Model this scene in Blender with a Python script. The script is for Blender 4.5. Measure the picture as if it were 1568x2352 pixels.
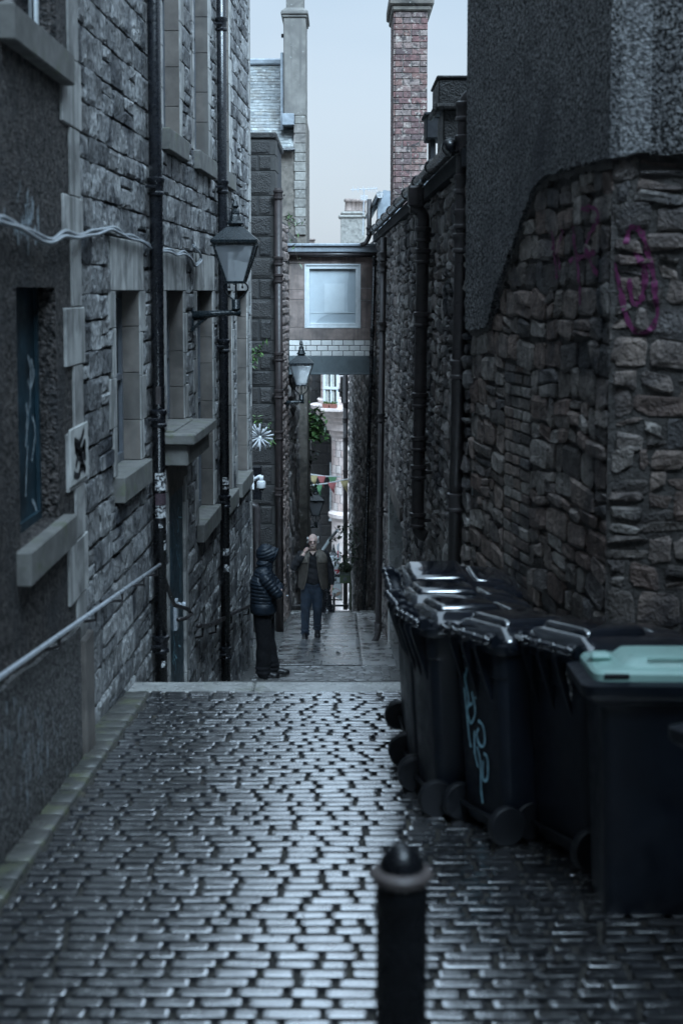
import bpy, bmesh, math, random
from math import radians, sin, cos, tan, pi, atan2, sqrt
from mathutils import Vector, Matrix
from mathutils.bvhtree import BVHTree

for o in list(bpy.data.objects):
    bpy.data.objects.remove(o)
SC = bpy.context.scene
COL = SC.collection
random.seed(7)

# ------------------------------------------------------------------ camera
FPX, TH = 3266.7, radians(5.0)              # focal length in pixels of a 1568 x 2352 picture, pitch
PY0 = 668 + FPX * tan(TH)                   # principal row, horizon on row 668
cam = bpy.data.cameras.new('camera')
cam.sensor_fit = 'VERTICAL'; cam.sensor_height = 36.0; cam.sensor_width = 24.0
cam.lens = 50.0
cam.shift_y = -(1176 - PY0) / 2352
cam.clip_start = 0.05; cam.clip_end = 3000
cam.dof.use_dof = True; cam.dof.focus_distance = 21.0; cam.dof.aperture_fstop = 2.1
camo = bpy.data.objects.new('camera', cam); COL.objects.link(camo)
camo.rotation_euler = (radians(90) - TH, 0, 0)
SC.camera = camo

# ------------------------------------------------------------------ sky, sun, exposure
SUN_EL, SUN_AZ = radians(48), radians(158)   # azimuth measured from +Y (down the lane) towards +X
W = bpy.data.worlds.new('World'); SC.world = W; W.use_nodes = True
wn = W.node_tree.nodes; wl = W.node_tree.links
bg = wn['Background']; bg.inputs['Strength'].default_value = 0.1
sky = wn.new('ShaderNodeTexSky'); sky.sky_type = 'NISHITA'; sky.sun_disc = False
sky.sun_elevation = SUN_EL; sky.sun_rotation = SUN_AZ
sky.air_density = 1.0; sky.dust_density = 3.0; sky.ozone_density = 1.0
hs = wn.new('ShaderNodeHueSaturation'); hs.inputs['Saturation'].default_value = 0.5
wl.new(sky.outputs[0], hs.inputs['Color'])
# an even overcast layer laid over the clear sky, with faint cloud mottling
tc = wn.new('ShaderNodeTexCoord')
nz = wn.new('ShaderNodeTexNoise'); nz.inputs['Scale'].default_value = 3.5; nz.inputs['Detail'].default_value = 3
mp = wn.new('ShaderNodeMapping'); mp.inputs['Scale'].default_value = (1, 1, 3)
wl.new(tc.outputs['Generated'], mp.inputs[0]); wl.new(mp.outputs[0], nz.inputs['Vector'])
cr = wn.new('ShaderNodeValToRGB')
cr.color_ramp.elements[0].position = 0.38; cr.color_ramp.elements[0].color = (0.686, 0.942, 1.205, 1)
cr.color_ramp.elements[1].position = 0.64; cr.color_ramp.elements[1].color = (0.818, 1.069, 1.309, 1)
wl.new(nz.outputs['Fac'], cr.inputs[0])
mx = wn.new('ShaderNodeMix'); mx.data_type = 'RGBA'; mx.inputs[0].default_value = 0.9
# the even brightening of an overcast dome towards the zenith
sx = wn.new('ShaderNodeSeparateXYZ'); wl.new(tc.outputs['Generated'], sx.inputs[0])
s1 = wn.new('ShaderNodeMath'); s1.operation = 'MULTIPLY'; wl.new(sx.outputs['Z'], s1.inputs[0]); wl.new(sx.outputs['Z'], s1.inputs[1])
s2 = wn.new('ShaderNodeMath'); s2.operation = 'MULTIPLY_ADD'; s2.inputs[1].default_value = 3.0; s2.inputs[2].default_value = 1.0; wl.new(s1.outputs[0], s2.inputs[0])
hz_ = wn.new('ShaderNodeMapRange'); hz_.interpolation_type = 'SMOOTHSTEP'; hz_.inputs[1].default_value = 0.0; hz_.inputs[2].default_value = 0.22; hz_.inputs[3].default_value = 1.0; hz_.inputs[4].default_value = 0.0; wl.new(sx.outputs['Z'], hz_.inputs[0])
hm_ = wn.new('ShaderNodeMix'); hm_.data_type = 'RGBA'; wl.new(hz_.outputs[0], hm_.inputs[0]); wl.new(cr.outputs[0], hm_.inputs[6]); hm_.inputs[7].default_value = (1.097, 1.277, 1.460, 1)
ov = wn.new('ShaderNodeVectorMath'); ov.operation = 'SCALE'; wl.new(hm_.outputs[2], ov.inputs[0]); wl.new(s2.outputs[0], ov.inputs['Scale'])
wl.new(hs.outputs[0], mx.inputs[6]); wl.new(ov.outputs[0], mx.inputs[7]); wl.new(mx.outputs[2], bg.inputs['Color'])

sl = bpy.data.lights.new('sun', 'SUN'); sl.energy = 1.5; sl.angle = radians(32); sl.color = (0.58, 0.80, 1.0)
so = bpy.data.objects.new('sun', sl); COL.objects.link(so)
sd = Vector((sin(SUN_AZ) * cos(SUN_EL), cos(SUN_AZ) * cos(SUN_EL), sin(SUN_EL)))
so.rotation_euler = (-sd).to_track_quat('-Z', 'Y').to_euler(); so.location = sd * 60

SC.render.engine = 'CYCLES'
SC.cycles.use_denoising = True
SC.cycles.use_adaptive_sampling = True; SC.cycles.adaptive_threshold = 0.02
SC.cycles.max_bounces = 6; SC.cycles.diffuse_bounces = 2; SC.cycles.glossy_bounces = 3
SC.cycles.transmission_bounces = 6; SC.cycles.transparent_max_bounces = 12
SC.cycles.sample_clamp_indirect = 6
vs = SC.view_settings
vs.view_transform = 'Standard'; vs.look = 'None'; vs.exposure = 2.35; vs.gamma = 1.0
vs.use_curve_mapping = False

# ------------------------------------------------------------------ picture rows and columns to places
CT, ST = cos(TH), sin(TH)
def ray(px, py):
    a = (px - 784) / FPX; b = -(py - PY0) / FPX
    return Vector((a, CT + b * ST, -ST + b * CT))
def at(px, py, d):
    r = ray(px, py); return r * (d / r.y)
def proj(p):
    y = p[1] * CT - p[2] * ST; v = p[1] * ST + p[2] * CT
    if y < .05: return None
    return (784 + FPX * p[0] / y, PY0 - FPX * v / y, y)

class Wall:
    """upright plane from A to B (plan points); n points into the lane"""
    def __init__(s, A, B, side):
        s.A = Vector(A); s.B = Vector(B); t = s.B - s.A; s.L = t.length; s.t = t.normalized()
        s.n = Vector((s.t.y, -s.t.x)) * side
    def P(s, u, z, n=0.0):
        q = s.A + s.t * u + s.n * n; return Vector((q.x, q.y, z))
    def F(s, u, v, n): return s.P(u, v, n)
    def hit(s, px, py):
        r = ray(px, py); n3 = Vector((s.n.x, s.n.y)); k = s.A.dot(n3) / (r.x * n3.x + r.y * n3.y)
        p = r * k; return ((Vector((p.x, p.y)) - s.A).dot(s.t), p.z)
    def u(s, px, py=668): return s.hit(px, py)[0]

# ------------------------------------------------------------------ mesh helpers
class MB:
    def __init__(s): s.v = []; s.f = []; s.r = []; s.rnd = 0.5; s.alt = []
    def vert(s, p): s.v.append((p[0], p[1], p[2])); s.r.append(s.rnd); return len(s.v) - 1
    def face(s, *i): s.f.append(tuple(i))
    def quad(s, a, b, c, d): s.f.append(tuple(s.vert(p) for p in (a, b, c, d)))
    def box(s, x0, x1, y0, y1, z0, z1, F=None):
        F = F or (lambda a, b, c: Vector((a, b, c)))
        i = [s.vert(F(x, y, z)) for z in (z0, z1) for y in (y0, y1) for x in (x0, x1)]
        for q in ((0, 2, 3, 1), (4, 5, 7, 6), (0, 1, 5, 4), (2, 6, 7, 3), (0, 4, 6, 2), (1, 3, 7, 5)):
            s.f.append(tuple(i[k] for k in q))
        return s
    def bbox(s, x0, x1, y0, y1, z0, z1, b=0.01, F=None):
        """box with chamfered edges"""
        F = F or (lambda a, b, c: Vector((a, b, c)))
        b = min(b, (x1 - x0) * .45, (y1 - y0) * .45, (z1 - z0) * .45)
        V = {}
        for sx in (0, 1):
            for sy in (0, 1):
                for sz in (0, 1):
                    X, Y, Z = (x0, x1)[sx], (y0, y1)[sy], (z0, z1)[sz]
                    dx, dy, dz = (b, -b)[sx], (b, -b)[sy], (b, -b)[sz]
                    V[sx, sy, sz, 0] = s.vert(F(X, Y + dy, Z + dz))
                    V[sx, sy, sz, 1] = s.vert(F(X + dx, Y, Z + dz))
                    V[sx, sy, sz, 2] = s.vert(F(X + dx, Y + dy, Z))
        for k in (0, 1):
            s.face(*(V[k, a, c, 0] for a, c in ((0, 0), (1, 0), (1, 1), (0, 1))))
            s.face(*(V[a, k, c, 1] for a, c in ((0, 0), (1, 0), (1, 1), (0, 1))))
            s.face(*(V[a, c, k, 2] for a, c in ((0, 0), (1, 0), (1, 1), (0, 1))))
        for p in (0, 1):
            for q in (0, 1):
                s.face(V[0, p, q, 1], V[1, p, q, 1], V[1, p, q, 2], V[0, p, q, 2])
                s.face(V[p, 0, q, 0], V[p, 1, q, 0], V[p, 1, q, 2], V[p, 0, q, 2])
                s.face(V[p, q, 0, 0], V[p, q, 1, 0], V[p, q, 1, 1], V[p, q, 0, 1])
                for k in (0, 1): s.face(V[p, q, k, 0], V[p, q, k, 1], V[p, q, k, 2])
        return s
    def tube(s, pts, r, n=10, cap=True, flat=None):
        pts = [Vector(p) for p in pts]; R = r if hasattr(r, '__len__') else [r] * len(pts)
        rings = []; ref = None
        for i, p in enumerate(pts):
            t = (pts[min(i + 1, len(pts) - 1)] - pts[max(i - 1, 0)]).normalized()
            if ref is None:
                ref = Vector((0, 0, 1)) if abs(t.z) < .9 else Vector((1, 0, 0))
            a = (ref - t * ref.dot(t)).normalized(); b = t.cross(a); ref = a
            rings.append([s.vert(p + (a * cos(2 * pi * k / n) + b * sin(2 * pi * k / n)) * R[i]) for k in range(n)])
        for i in range(len(rings) - 1):
            for k in range(n):
                s.face(rings[i][k], rings[i][(k + 1) % n], rings[i + 1][(k + 1) % n], rings[i + 1][k])
        if cap: s.face(*rings[0][::-1]); s.face(*rings[-1])
        return s
    def lathe(s, prof, c=(0, 0, 0), n=16, a0=0, a1=2 * pi, ax=None, ring=False):
        """profile (r, h) turned about z (or about axis ax) through c"""
        c = Vector(c); M = Matrix.Identity(3)
        if ring: prof = list(prof) + [prof[0]]
        if ax is not None: M = Vector(ax).to_track_quat('Z', 'Y').to_matrix()
        full = abs(a1 - a0 - 2 * pi) < 1e-6; m = n if full else n + 1
        rings = [[s.vert(c + M @ Vector((r * cos(a0 + (a1 - a0) * k / n), r * sin(a0 + (a1 - a0) * k / n), h))) for k in range(m)] for r, h in prof]
        for i in range(len(rings) - 1):
            for k in range(n):
                j = (k + 1) % m
                s.face(rings[i][k], rings[i][j], rings[i + 1][j], rings[i + 1][k])
        if full and not ring:
            if prof[0][0] > 1e-4: s.face(*rings[0][::-1])
            if prof[-1][0] > 1e-4: s.face(*rings[-1])
        return s
    def ell(s, c, r, M=None, n=12, m=8):
        c = Vector(c); M = M or Matrix.Identity(3); rings = []
        top = s.vert(c + M @ Vector((0, 0, r[2]))); bot = s.vert(c + M @ Vector((0, 0, -r[2])))
        for j in range(1, m):
            th = pi * j / m
            rings.append([s.vert(c + M @ Vector((r[0] * sin(th) * cos(2 * pi * k / n), r[1] * sin(th) * sin(2 * pi * k / n), r[2] * cos(th)))) for k in range(n)])
        for k in range(n):
            s.face(top, rings[0][k], rings[0][(k + 1) % n]); s.face(bot, rings[-1][(k + 1) % n], rings[-1][k])
            for j in range(len(rings) - 1):
                s.face(rings[j][k], rings[j + 1][k], rings[j + 1][(k + 1) % n], rings[j][(k + 1) % n])
        return s
    def prism(s, poly, n0, n1, F):
        a = [s.vert(F(u, v, n0)) for u, v in poly]; b = [s.vert(F(u, v, n1)) for u, v in poly]; k = len(poly)
        s.face(*a[::-1]); s.face(*b)
        for i in range(k): s.face(a[i], a[(i + 1) % k], b[(i + 1) % k], b[i])
        return s
    def loft(s, rings, cap=True):
        R = [[s.vert(p) for p in r] for r in rings]; n = len(R[0])
        for i in range(len(R) - 1):
            for k in range(n): s.face(R[i][k], R[i][(k + 1) % n], R[i + 1][(k + 1) % n], R[i + 1][k])
        if cap: s.face(*R[0][::-1]); s.face(*R[-1])
        return s
    def stone(s, F, q, proud, amp=.01, rnd_=.5, rc=.12, edge=.35, ins=(.22, .78), base=-.02, jit=0.0, tilt=0.0, side2=False):
        """one laid stone: 3x3 front with a lower rim and a skirt; q = corners bl br tr tl in wall coordinates"""
        s.rnd = rnd_
        k_ = min(.06, ins[0] * .35); A = [0, ins[0] + random.uniform(-k_, k_), ins[1] + random.uniform(-k_, k_), 1]
        cu = sum(p[0] for p in q) / 4; cv = sum(p[1] for p in q) / 4
        g = []
        for j, b in enumerate(A):
            for i, a in enumerate(A):
                u = (q[0][0] * (1 - a) + q[1][0] * a) * (1 - b) + (q[3][0] * (1 - a) + q[2][0] * a) * b
                v = (q[0][1] * (1 - a) + q[1][1] * a) * (1 - b) + (q[3][1] * (1 - a) + q[2][1] * a) * b
                bo = (i in (0, 3)) + (j in (0, 3))
                if bo == 2: u += (cu - u) * rc; v += (cv - v) * rc
                if jit: u += random.uniform(-jit, jit); v += random.uniform(-jit, jit)
                n = proud * edge + random.uniform(0, amp * .4) if bo else proud + random.uniform(-amp, amp)
                g.append((u, v, n + tilt * (v - cv)))
        i0 = [s.vert(F(*p)) for p in g]
        for j in range(3):
            for i in range(3):
                k = j * 4 + i; s.face(i0[k], i0[k + 1], i0[k + 5], i0[k + 4])
        rim = [0, 1, 2, 3, 7, 11, 15, 14, 13, 12, 8, 4]
        sk = [s.vert(F(g[k][0], g[k][1], base)) for k in rim]
        for m in range(12):
            if side2: s.alt.append(len(s.f))
            s.face(i0[rim[m]], sk[m], sk[(m + 1) % 12], i0[rim[(m + 1) % 12]])
        return s
    def leaf(s, p, d, up, L, w):
        d = Vector(d).normalized(); sd = d.cross(Vector(up))
        if sd.length < 1e-3: sd = d.cross(Vector((1, 0, 0)))
        sd.normalize(); nn = sd.cross(d); p = Vector(p)
        s.rnd = random.random()
        a = s.vert(p); b = s.vert(p + d * L * .45 + sd * w * .5 + nn * w * .15); c = s.vert(p + d * L - nn * L * .12); e = s.vert(p + d * L * .45 - sd * w * .5 + nn * w * .15)
        s.face(a, b, c); s.face(a, c, e)

def mesh(name, mb, smooth=False):
    me = bpy.data.meshes.new(name); me.from_pydata(mb.v, [], mb.f)
    at_ = me.attributes.new('rnd', 'FLOAT', 'POINT'); at_.data.foreach_set('value', mb.r)
    for k in mb.alt: me.polygons[k].material_index = 1
    if smooth: me.shade_smooth()
    me.update(); return me
def add(name, mb, m, parent=None, smooth=False, angle=None, fix=False, **kw):
    me = mb if isinstance(mb, bpy.types.Mesh) else mesh(name, mb, smooth)
    if fix:
        b = bmesh.new(); b.from_mesh(me); bmesh.ops.recalc_face_normals(b, faces=b.faces); b.to_mesh(me); b.free()
    if angle: me.shade_smooth(); me.set_sharp_from_angle(angle=radians(angle))
    if m is not None and not me.materials: me.materials.append(m)
    o = bpy.data.objects.new(name, me); COL.objects.link(o)
    if parent is not None: o.parent = parent
    for k, v in kw.items(): o[k] = v
    return o
def thing(name, label, cat, loc=(0, 0, 0), rz=0, group=None):
    o = bpy.data.objects.new(name, None); COL.objects.link(o); o.location = loc; o.rotation_euler = (0, 0, rz)
    o['label'] = label; o['category'] = cat; o.empty_display_size = .1
    if group: o['group'] = group
    return o
def tag(o, label, cat, group=None):
    o['label'] = label; o['category'] = cat
    if group: o['group'] = group
    return o
def copy_tree(o, parent=None):
    c = o.copy(); COL.objects.link(c); c.parent = parent
    for ch in list(o.children): copy_tree(ch, c)
    return c
U = random.uniform

# ------------------------------------------------------------------ materials
def newmat(name):
    m = bpy.data.materials.new(name); m.use_nodes = True
    nt = m.node_tree; return m, nt.nodes, nt.links, nt.nodes['Principled BSDF']
def ramp(n, stops):
    r = n.new('ShaderNodeValToRGB'); e = r.color_ramp.elements
    while len(e) < len(stops): e.new(.5)
    for k, (p, c) in enumerate(stops):
        e[k].position = p; e[k].color = (*c, 1) if len(c) == 3 else c
    return r
def mixc(n, l, mode, fac, a, b):
    x = n.new('ShaderNodeMix'); x.data_type = 'RGBA'; x.blend_type = mode
    for sock, v in ((x.inputs[0], fac), (x.inputs[6], a), (x.inputs[7], b)):
        if isinstance(v, (int, float)): sock.default_value = v
        elif isinstance(v, tuple): sock.default_value = (*v, 1)
        else: l.new(v, sock)
    return x.outputs[2]
def noise(n, l, co, scale, detail=5, rough=.6, dist=0, vec=None):
    t = n.new('ShaderNodeTexNoise'); t.inputs['Scale'].default_value = scale; t.inputs['Detail'].default_value = detail
    t.inputs['Roughness'].default_value = rough; t.inputs['Distortion'].default_value = dist
    if vec is not None:
        mp = n.new('ShaderNodeMapping'); mp.inputs['Scale'].default_value = vec; l.new(co, mp.inputs[0]); co = mp.outputs[0]
    l.new(co, t.inputs['Vector']); return t.outputs['Fac']
def coords(n, obj=False):
    if obj: return n.new('ShaderNodeTexCoord').outputs['Object']
    return n.new('ShaderNodeNewGeometry').outputs['Position']
def stone_mat(name, pal, bvec=None, rough=(.6, .85), mott=.5, mscale=14, soot=None, bump=(60, .6, .01), bump2=(16, .5, .02), moss=None, ior=1.45, spec=.5, obj=False, streak=None, rscale=6, mstops=(.25, .75)):
    m, n, l, b = newmat(name); co = coords(n, obj)
    a = n.new('ShaderNodeAttribute'); a.attribute_name = 'rnd'
    k = len(pal); r = ramp(n, [(i / max(1, k - 1), c) for i, c in enumerate(pal)]); l.new(a.outputs['Fac'], r.inputs[0])
    f = noise(n, l, co, mscale, 4, .65)
    mr = ramp(n, [(mstops[0], (1 - mott,) * 3), (mstops[1], (1 + mott,) * 3)]); l.new(f, mr.inputs[0])
    c = mixc(n, l, 'MULTIPLY', 1.0, r.outputs[0], mr.outputs[0])
    if soot:      # (scale, colour, low, high)
        s_ = ramp(n, [(soot[2], (0, 0, 0)), (soot[3], (1, 1, 1))]); l.new(noise(n, l, co, soot[0], 3, .6, .6), s_.inputs[0])
        c = mixc(n, l, 'MIX', s_.outputs[0], c, soot[1])
    if streak:    # (colour, low, high)
        s_ = ramp(n, [(streak[1], (0, 0, 0)), (streak[2], (1, 1, 1))]); l.new(noise(n, l, co, 9, 2, .6, .2, (1, 1, .06)), s_.inputs[0])
        c = mixc(n, l, 'MIX', s_.outputs[0], c, streak[0])
    if moss:
        s_ = ramp(n, [(moss[2], (0, 0, 0)), (moss[3], (1, 1, 1))]); l.new(noise(n, l, co, moss[0], 4, .7), s_.inputs[0])
        c = mixc(n, l, 'MIX', s_.outputs[0], c, moss[1])
    l.new(c, b.inputs['Base Color'])
    rr = ramp(n, [(.3, (rough[0],) * 3), (.7, (rough[1],) * 3)]); l.new(noise(n, l, co, rscale, 3, .6), rr.inputs[0]); l.new(rr.outputs[0], b.inputs['Roughness'])
    b.inputs['IOR'].default_value = ior; b.inputs['Specular IOR Level'].default_value = spec
    prev = None
    for sc_, st_, di_ in (bump2, bump):
        if not st_: continue
        bp = n.new('ShaderNodeBump'); bp.inputs['Strength'].default_value = st_; bp.inputs['Distance'].default_value = di_
        l.new(noise(n, l, co, sc_, 2, .6, 0, bvec), bp.inputs['Height'])
        if prev: l.new(prev, bp.inputs['Normal'])
        prev = bp.outputs[0]
    if prev: l.new(prev, b.inputs['Normal'])
    return m
def plain(name, col, rough=.5, metal=0, spec=.5, var=.25, vscale=9, bump=None, wear=None, obj=True, coat=0, rv=.12):
    m, n, l, b = newmat(name); co = coords(n, obj)
    f = noise(n, l, co, vscale, 5, .6)
    r = ramp(n, [(.3, tuple(x * (1 - var) for x in col)), (.7, tuple(x * (1 + var) for x in col))]); l.new(f, r.inputs[0]); c = r.outputs[0]
    if wear:   # (scale, colour, low, high)
        s_ = ramp(n, [(wear[2], (0, 0, 0)), (wear[3], (1, 1, 1))]); l.new(noise(n, l, co, wear[0], 8, .7), s_.inputs[0])
        c = mixc(n, l, 'MIX', s_.outputs[0], c, wear[1])
    l.new(c, b.inputs['Base Color'])
    rr = ramp(n, [(.3, (max(.02, rough - rv),) * 3), (.7, (min(1, rough + rv),) * 3)]); l.new(noise(n, l, co, vscale * 2.3, 4, .6), rr.inputs[0]); l.new(rr.outputs[0], b.inputs['Roughness'])
    b.inputs['Metallic'].default_value = metal; b.inputs['Specular IOR Level'].default_value = spec
    b.inputs['Coat Weight'].default_value = coat
    if bump:
        bp = n.new('ShaderNodeBump'); bp.inputs['Strength'].default_value = bump[1]; bp.inputs['Distance'].default_value = bump[2]
        l.new(noise(n, l, co, bump[0], 6, .7), bp.inputs['Height']); l.new(bp.outputs[0], b.inputs['Normal'])
    return m
def glassy(name, tint=(.9, .95, 1), mixf=.25, rough=.02, frost=0.0):
    m, n, l, b = newmat(name); n.remove(b)
    t = n.new('ShaderNodeBsdfTransparent'); t.inputs[0].default_value = (*tint, 1)
    g = n.new('ShaderNodeBsdfGlossy'); g.inputs['Roughness'].default_value = rough
    fr = n.new('ShaderNodeFresnel'); fr.inputs[0].default_value = 1.5
    ad = n.new('ShaderNodeMath'); ad.operation = 'ADD'; ad.inputs[1].default_value = mixf; l.new(fr.outputs[0], ad.inputs[0])
    x = n.new('ShaderNodeMixShader'); l.new(ad.outputs[0], x.inputs[0]); l.new(t.outputs[0], x.inputs[1]); l.new(g.outputs[0], x.inputs[2])
    out = x.outputs[0]
    if frost:
        tr_ = n.new('ShaderNodeBsdfTranslucent'); tr_.inputs[0].default_value = (.95, .97, 1, 1); df_ = n.new('ShaderNodeBsdfDiffuse'); df_.inputs[0].default_value = (.9, .94, 1, 1); m1 = n.new('ShaderNodeMixShader'); l.new(tr_.outputs[0], m1.inputs[1]); l.new(df_.outputs[0], m1.inputs[2])
        y = n.new('ShaderNodeMixShader'); y.inputs[0].default_value = frost; l.new(out, y.inputs[1]); l.new(m1.outputs[0], y.inputs[2]); out = y.outputs[0]
    l.new(out, n['Material Output'].inputs[0]); return m

M = {}
M['rock'] = stone_mat('rock_faced_stone', [(.085, .086, .09), (.21, .212, .216), (.36, .36, .36), (.16, .158, .158), (.28, .28, .28)], mott=.7, mscale=13, soot=(2.6, (.03, .033, .04), .48, .68), bump=(48, 1.0, .022), bump2=(20, 1.0, .06), bvec=(1, 1, .45))
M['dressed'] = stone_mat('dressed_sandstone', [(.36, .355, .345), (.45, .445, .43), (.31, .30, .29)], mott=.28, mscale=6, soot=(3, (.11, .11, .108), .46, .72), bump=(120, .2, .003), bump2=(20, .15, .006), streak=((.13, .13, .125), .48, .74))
M['reveal'] = stone_mat('weathered_shaded_sandstone', [(.13, .115, .105), (.17, .15, .135), (.10, .09, .082)], mott=.3, mscale=5, soot=(2.0, (.06, .056, .053), .45, .72), bump=(120, .15, .003), bump2=(20, .1, .005), streak=((.12, .115, .11), .5, .8))  # brown weathered stone, darkened to paint in the shade of the reveals
M['sill'] = stone_mat('sill_sandstone', [(.12, .118, .112), (.17, .166, .156)], mott=.4, mscale=8, moss=(5, (.10, .12, .06), .55, .75), bump=(90, .2, .004), bump2=(15, .2, .006))
M['mortar'] = stone_mat('lime_mortar', [(.026, .028, .034), (.04, .042, .048)], mott=.4, mscale=12, bump=(90, .6, .008), bump2=(20, .4, .02))
M['rubble'] = stone_mat('dark_rubble_stone', [(.08, .07, .066), (.20, .172, .155), (.36, .325, .30), (.165, .118, .102), (.30, .24, .21), (.115, .11, .112)], mott=.7, mscale=15, soot=(1.7, (.024, .026, .033), .48, .72), bump=(50, 1.0, .02), bump2=(18, .6, .03), rough=(.42, .85))
M['rubble_far'] = stone_mat('weathered_rubble_stone', [(.07, .066, .066), (.23, .21, .20), (.42, .395, .375), (.155, .132, .126), (.32, .28, .26)], mott=.6, mscale=8, soot=(.9, (.03, .031, .037), .46, .68), bump=(40, .8, .016), bump2=(12, .45, .03), rough=(.4, .85))
M['rubble_mortar'] = stone_mat('rubble_mortar', [(.085, .078, .074), (.11, .10, .095)], mott=.45, mscale=7, bump=(60, .8, .015), bump2=(12, .6, .04))
M['harl'] = stone_mat('dark_harling', [(.20, .198, .20), (.20, .198, .20)], mott=1.0, mscale=46, soot=(1.1, (.06, .062, .07), .45, .75), bump=(60, 1.0, .04), bump2=(26, 1.0, .05), mstops=(.42, .6))
M['harl_left'] = stone_mat('brown_harling', [(.058, .05, .047), (.058, .05, .047)], mott=1.0, mscale=34, soot=(1.5, (.03, .03, .033), .45, .75), bump=(50, 1.0, .04), bump2=(22, 1.0, .05), mstops=(.42, .6))
M['harl_plinth'] = stone_mat('grey_harling', [(.10, .096, .094), (.10, .096, .094)], mott=1.0, mscale=44, soot=(2.0, (.06, .058, .056), .5, .8), bump=(60, 1.0, .03), bump2=(22, .7, .03), mstops=(.42, .6))
M['harl_pale'] = stone_mat('pale_render', [(.27, .27, .275), (.27, .27, .275)], mott=.6, mscale=40, soot=(3, (.09, .09, .095), .45, .75), bump=(60, 1.0, .03), bump2=(22, .6, .03), mstops=(.42, .6))
M['cobble'] = stone_mat('wet_granite_sett', [(.035, .036, .040), (.06, .06, .064), (.085, .083, .085), (.048, .046, .048)], rough=(.09, .31), mott=.6, mscale=34, bump=(150, .17, .004), bump2=(30, .16, .004), ior=5.0, spec=1.0, rscale=17)
M['joint'] = stone_mat('wet_joint_sand', [(.032, .030, .028), (.045, .042, .036)], rough=(.45, .8), mott=.6, mscale=16, moss=(3.5, (.12, .105, .07), .60, .72), bump=(120, .5, .008), bump2=(30, .4, .015))
M['edging'] = stone_mat('mossy_edging', [(.06, .062, .058), (.095, .094, .088), (.075, .073, .068)], rough=(.2, .5), mott=.35, mscale=14, moss=(4, (.12, .13, .075), .5, .7), bump=(90, .3, .005), bump2=(20, .25, .01))
M['kerbslab'] = stone_mat('worn_kerb_slab', [(.30, .30, .29), (.36, .355, .34)], rough=(.14, .4), mott=.35, mscale=9, moss=(2.5, (.16, .17, .12), .58, .75), bump=(110, .2, .004), bump2=(18, .2, .006), ior=1.9, spec=.9)
M['flag'] = stone_mat('wet_flagstone', [(.05, .05, .054), (.08, .079, .08), (.065, .062, .06), (.10, .098, .096)], rough=(.16, .42), mott=.5, mscale=10, bump=(70, .3, .006), bump2=(16, .16, .006), ior=5.0, spec=1.0, rscale=3.2)
M['paver'] = stone_mat('damp_paver', [(.05, .05, .052), (.07, .069, .068), (.09, .086, .082)], ior=3.0, spec=1.0, rough=(.22, .45), mott=.35, mscale=18, bump=(90, .4, .006), bump2=(25, .3, .01))
M['step'] = stone_mat('stone_step', [(.10, .10, .098), (.13, .128, .12)], rough=(.3, .6), mott=.35, mscale=8, bump=(80, .4, .006), bump2=(15, .3, .01))
M['earth'] = stone_mat('ground_far', [(.07, .07, .068), (.07, .07, .068)], mott=.3, mscale=1, bump=(3, .3, .05), bump2=(1, 0, 0))
M['ashlar'] = stone_mat('sooty_ashlar', [(.016, .016, .017), (.030, .028, .027), (.022, .021, .021), (.038, .035, .034)], mott=.5, mscale=12, soot=(2, (.03, .029, .03), .5, .75), bump=(44, 1.0, .02), bump2=(18, .6, .02), rough=(.4, .75))
M['ashlar_margin'] = stone_mat('tooled_margin', [(.040, .039, .038), (.05, .048, .046)], mott=.3, mscale=10, bump=(100, .3, .004), bump2=(20, .2, .006))
M['pinkstone'] = stone_mat('pink_sandstone', [(.56, .42, .38), (.64, .52, .48), (.70, .61, .57), (.52, .39, .36)], mott=.22, mscale=5, soot=(1.2, (.26, .21, .20), .55, .8), bump=(40, .3, .006), bump2=(9, .2, .01))
M['pinkdark'] = stone_mat('weathered_pink_stone', [(.26, .20, .185), (.30, .235, .21), (.23, .185, .17)], mott=.35, mscale=7, soot=(1.6, (.08, .07, .068), .48, .75), bump=(60, .3, .006), bump2=(9, .25, .01), streak=((.10, .09, .088), .5, .8))
M['whitetile'] = stone_mat('glazed_white_brick', [(.70, .69, .67), (.82, .81, .79)], rough=(.08, .3), mott=.08, mscale=7, soot=(5, (.32, .30, .28), .6, .8), bump=(40, .08, .003), bump2=(9, 0, 0))
M['brick'] = stone_mat('weathered_red_brick', [(.14, .075, .07), (.20, .12, .105), (.10, .065, .066), (.28, .22, .20), (.09, .06, .062), (.18, .092, .088), (.23, .17, .155)], mott=.6, mscale=18, soot=(11, (.05, .04, .04), .52, .66), moss=(13, (.42, .36, .32), .55, .68), bump=(80, .5, .008), bump2=(25, .4, .01))
M['brickmortar'] = stone_mat('brick_mortar', [(.18, .165, .15), (.2, .185, .17)], mott=.4, mscale=14, bump=(80, .4, .006), bump2=(20, .3, .01))
M['slate'] = stone_mat('roof_slate', [(.14, .15, .155), (.20, .215, .22), (.27, .285, .285), (.17, .17, .165), (.23, .23, .215)], rough=(.35, .65), mott=.4, mscale=9, moss=(7, (.46, .48, .47), .56, .7), bump=(60, .4, .006), bump2=(15, .3, .01))
M['lead'] = plain('lead_flashing', (.34, .38, .42), .42, metal=.35, var=.3, vscale=6, bump=(18, .2, .01), obj=False)
M['render_grey'] = stone_mat('cement_render', [(.20, .19, .175), (.20, .19, .175)], mott=.35, mscale=3, soot=(1.6, (.11, .105, .10), .45, .7), moss=(8, (.40, .40, .38), .64, .74), bump=(50, .4, .01), bump2=(9, .2, .01), streak=((.12, .115, .11), .5, .75))
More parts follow.
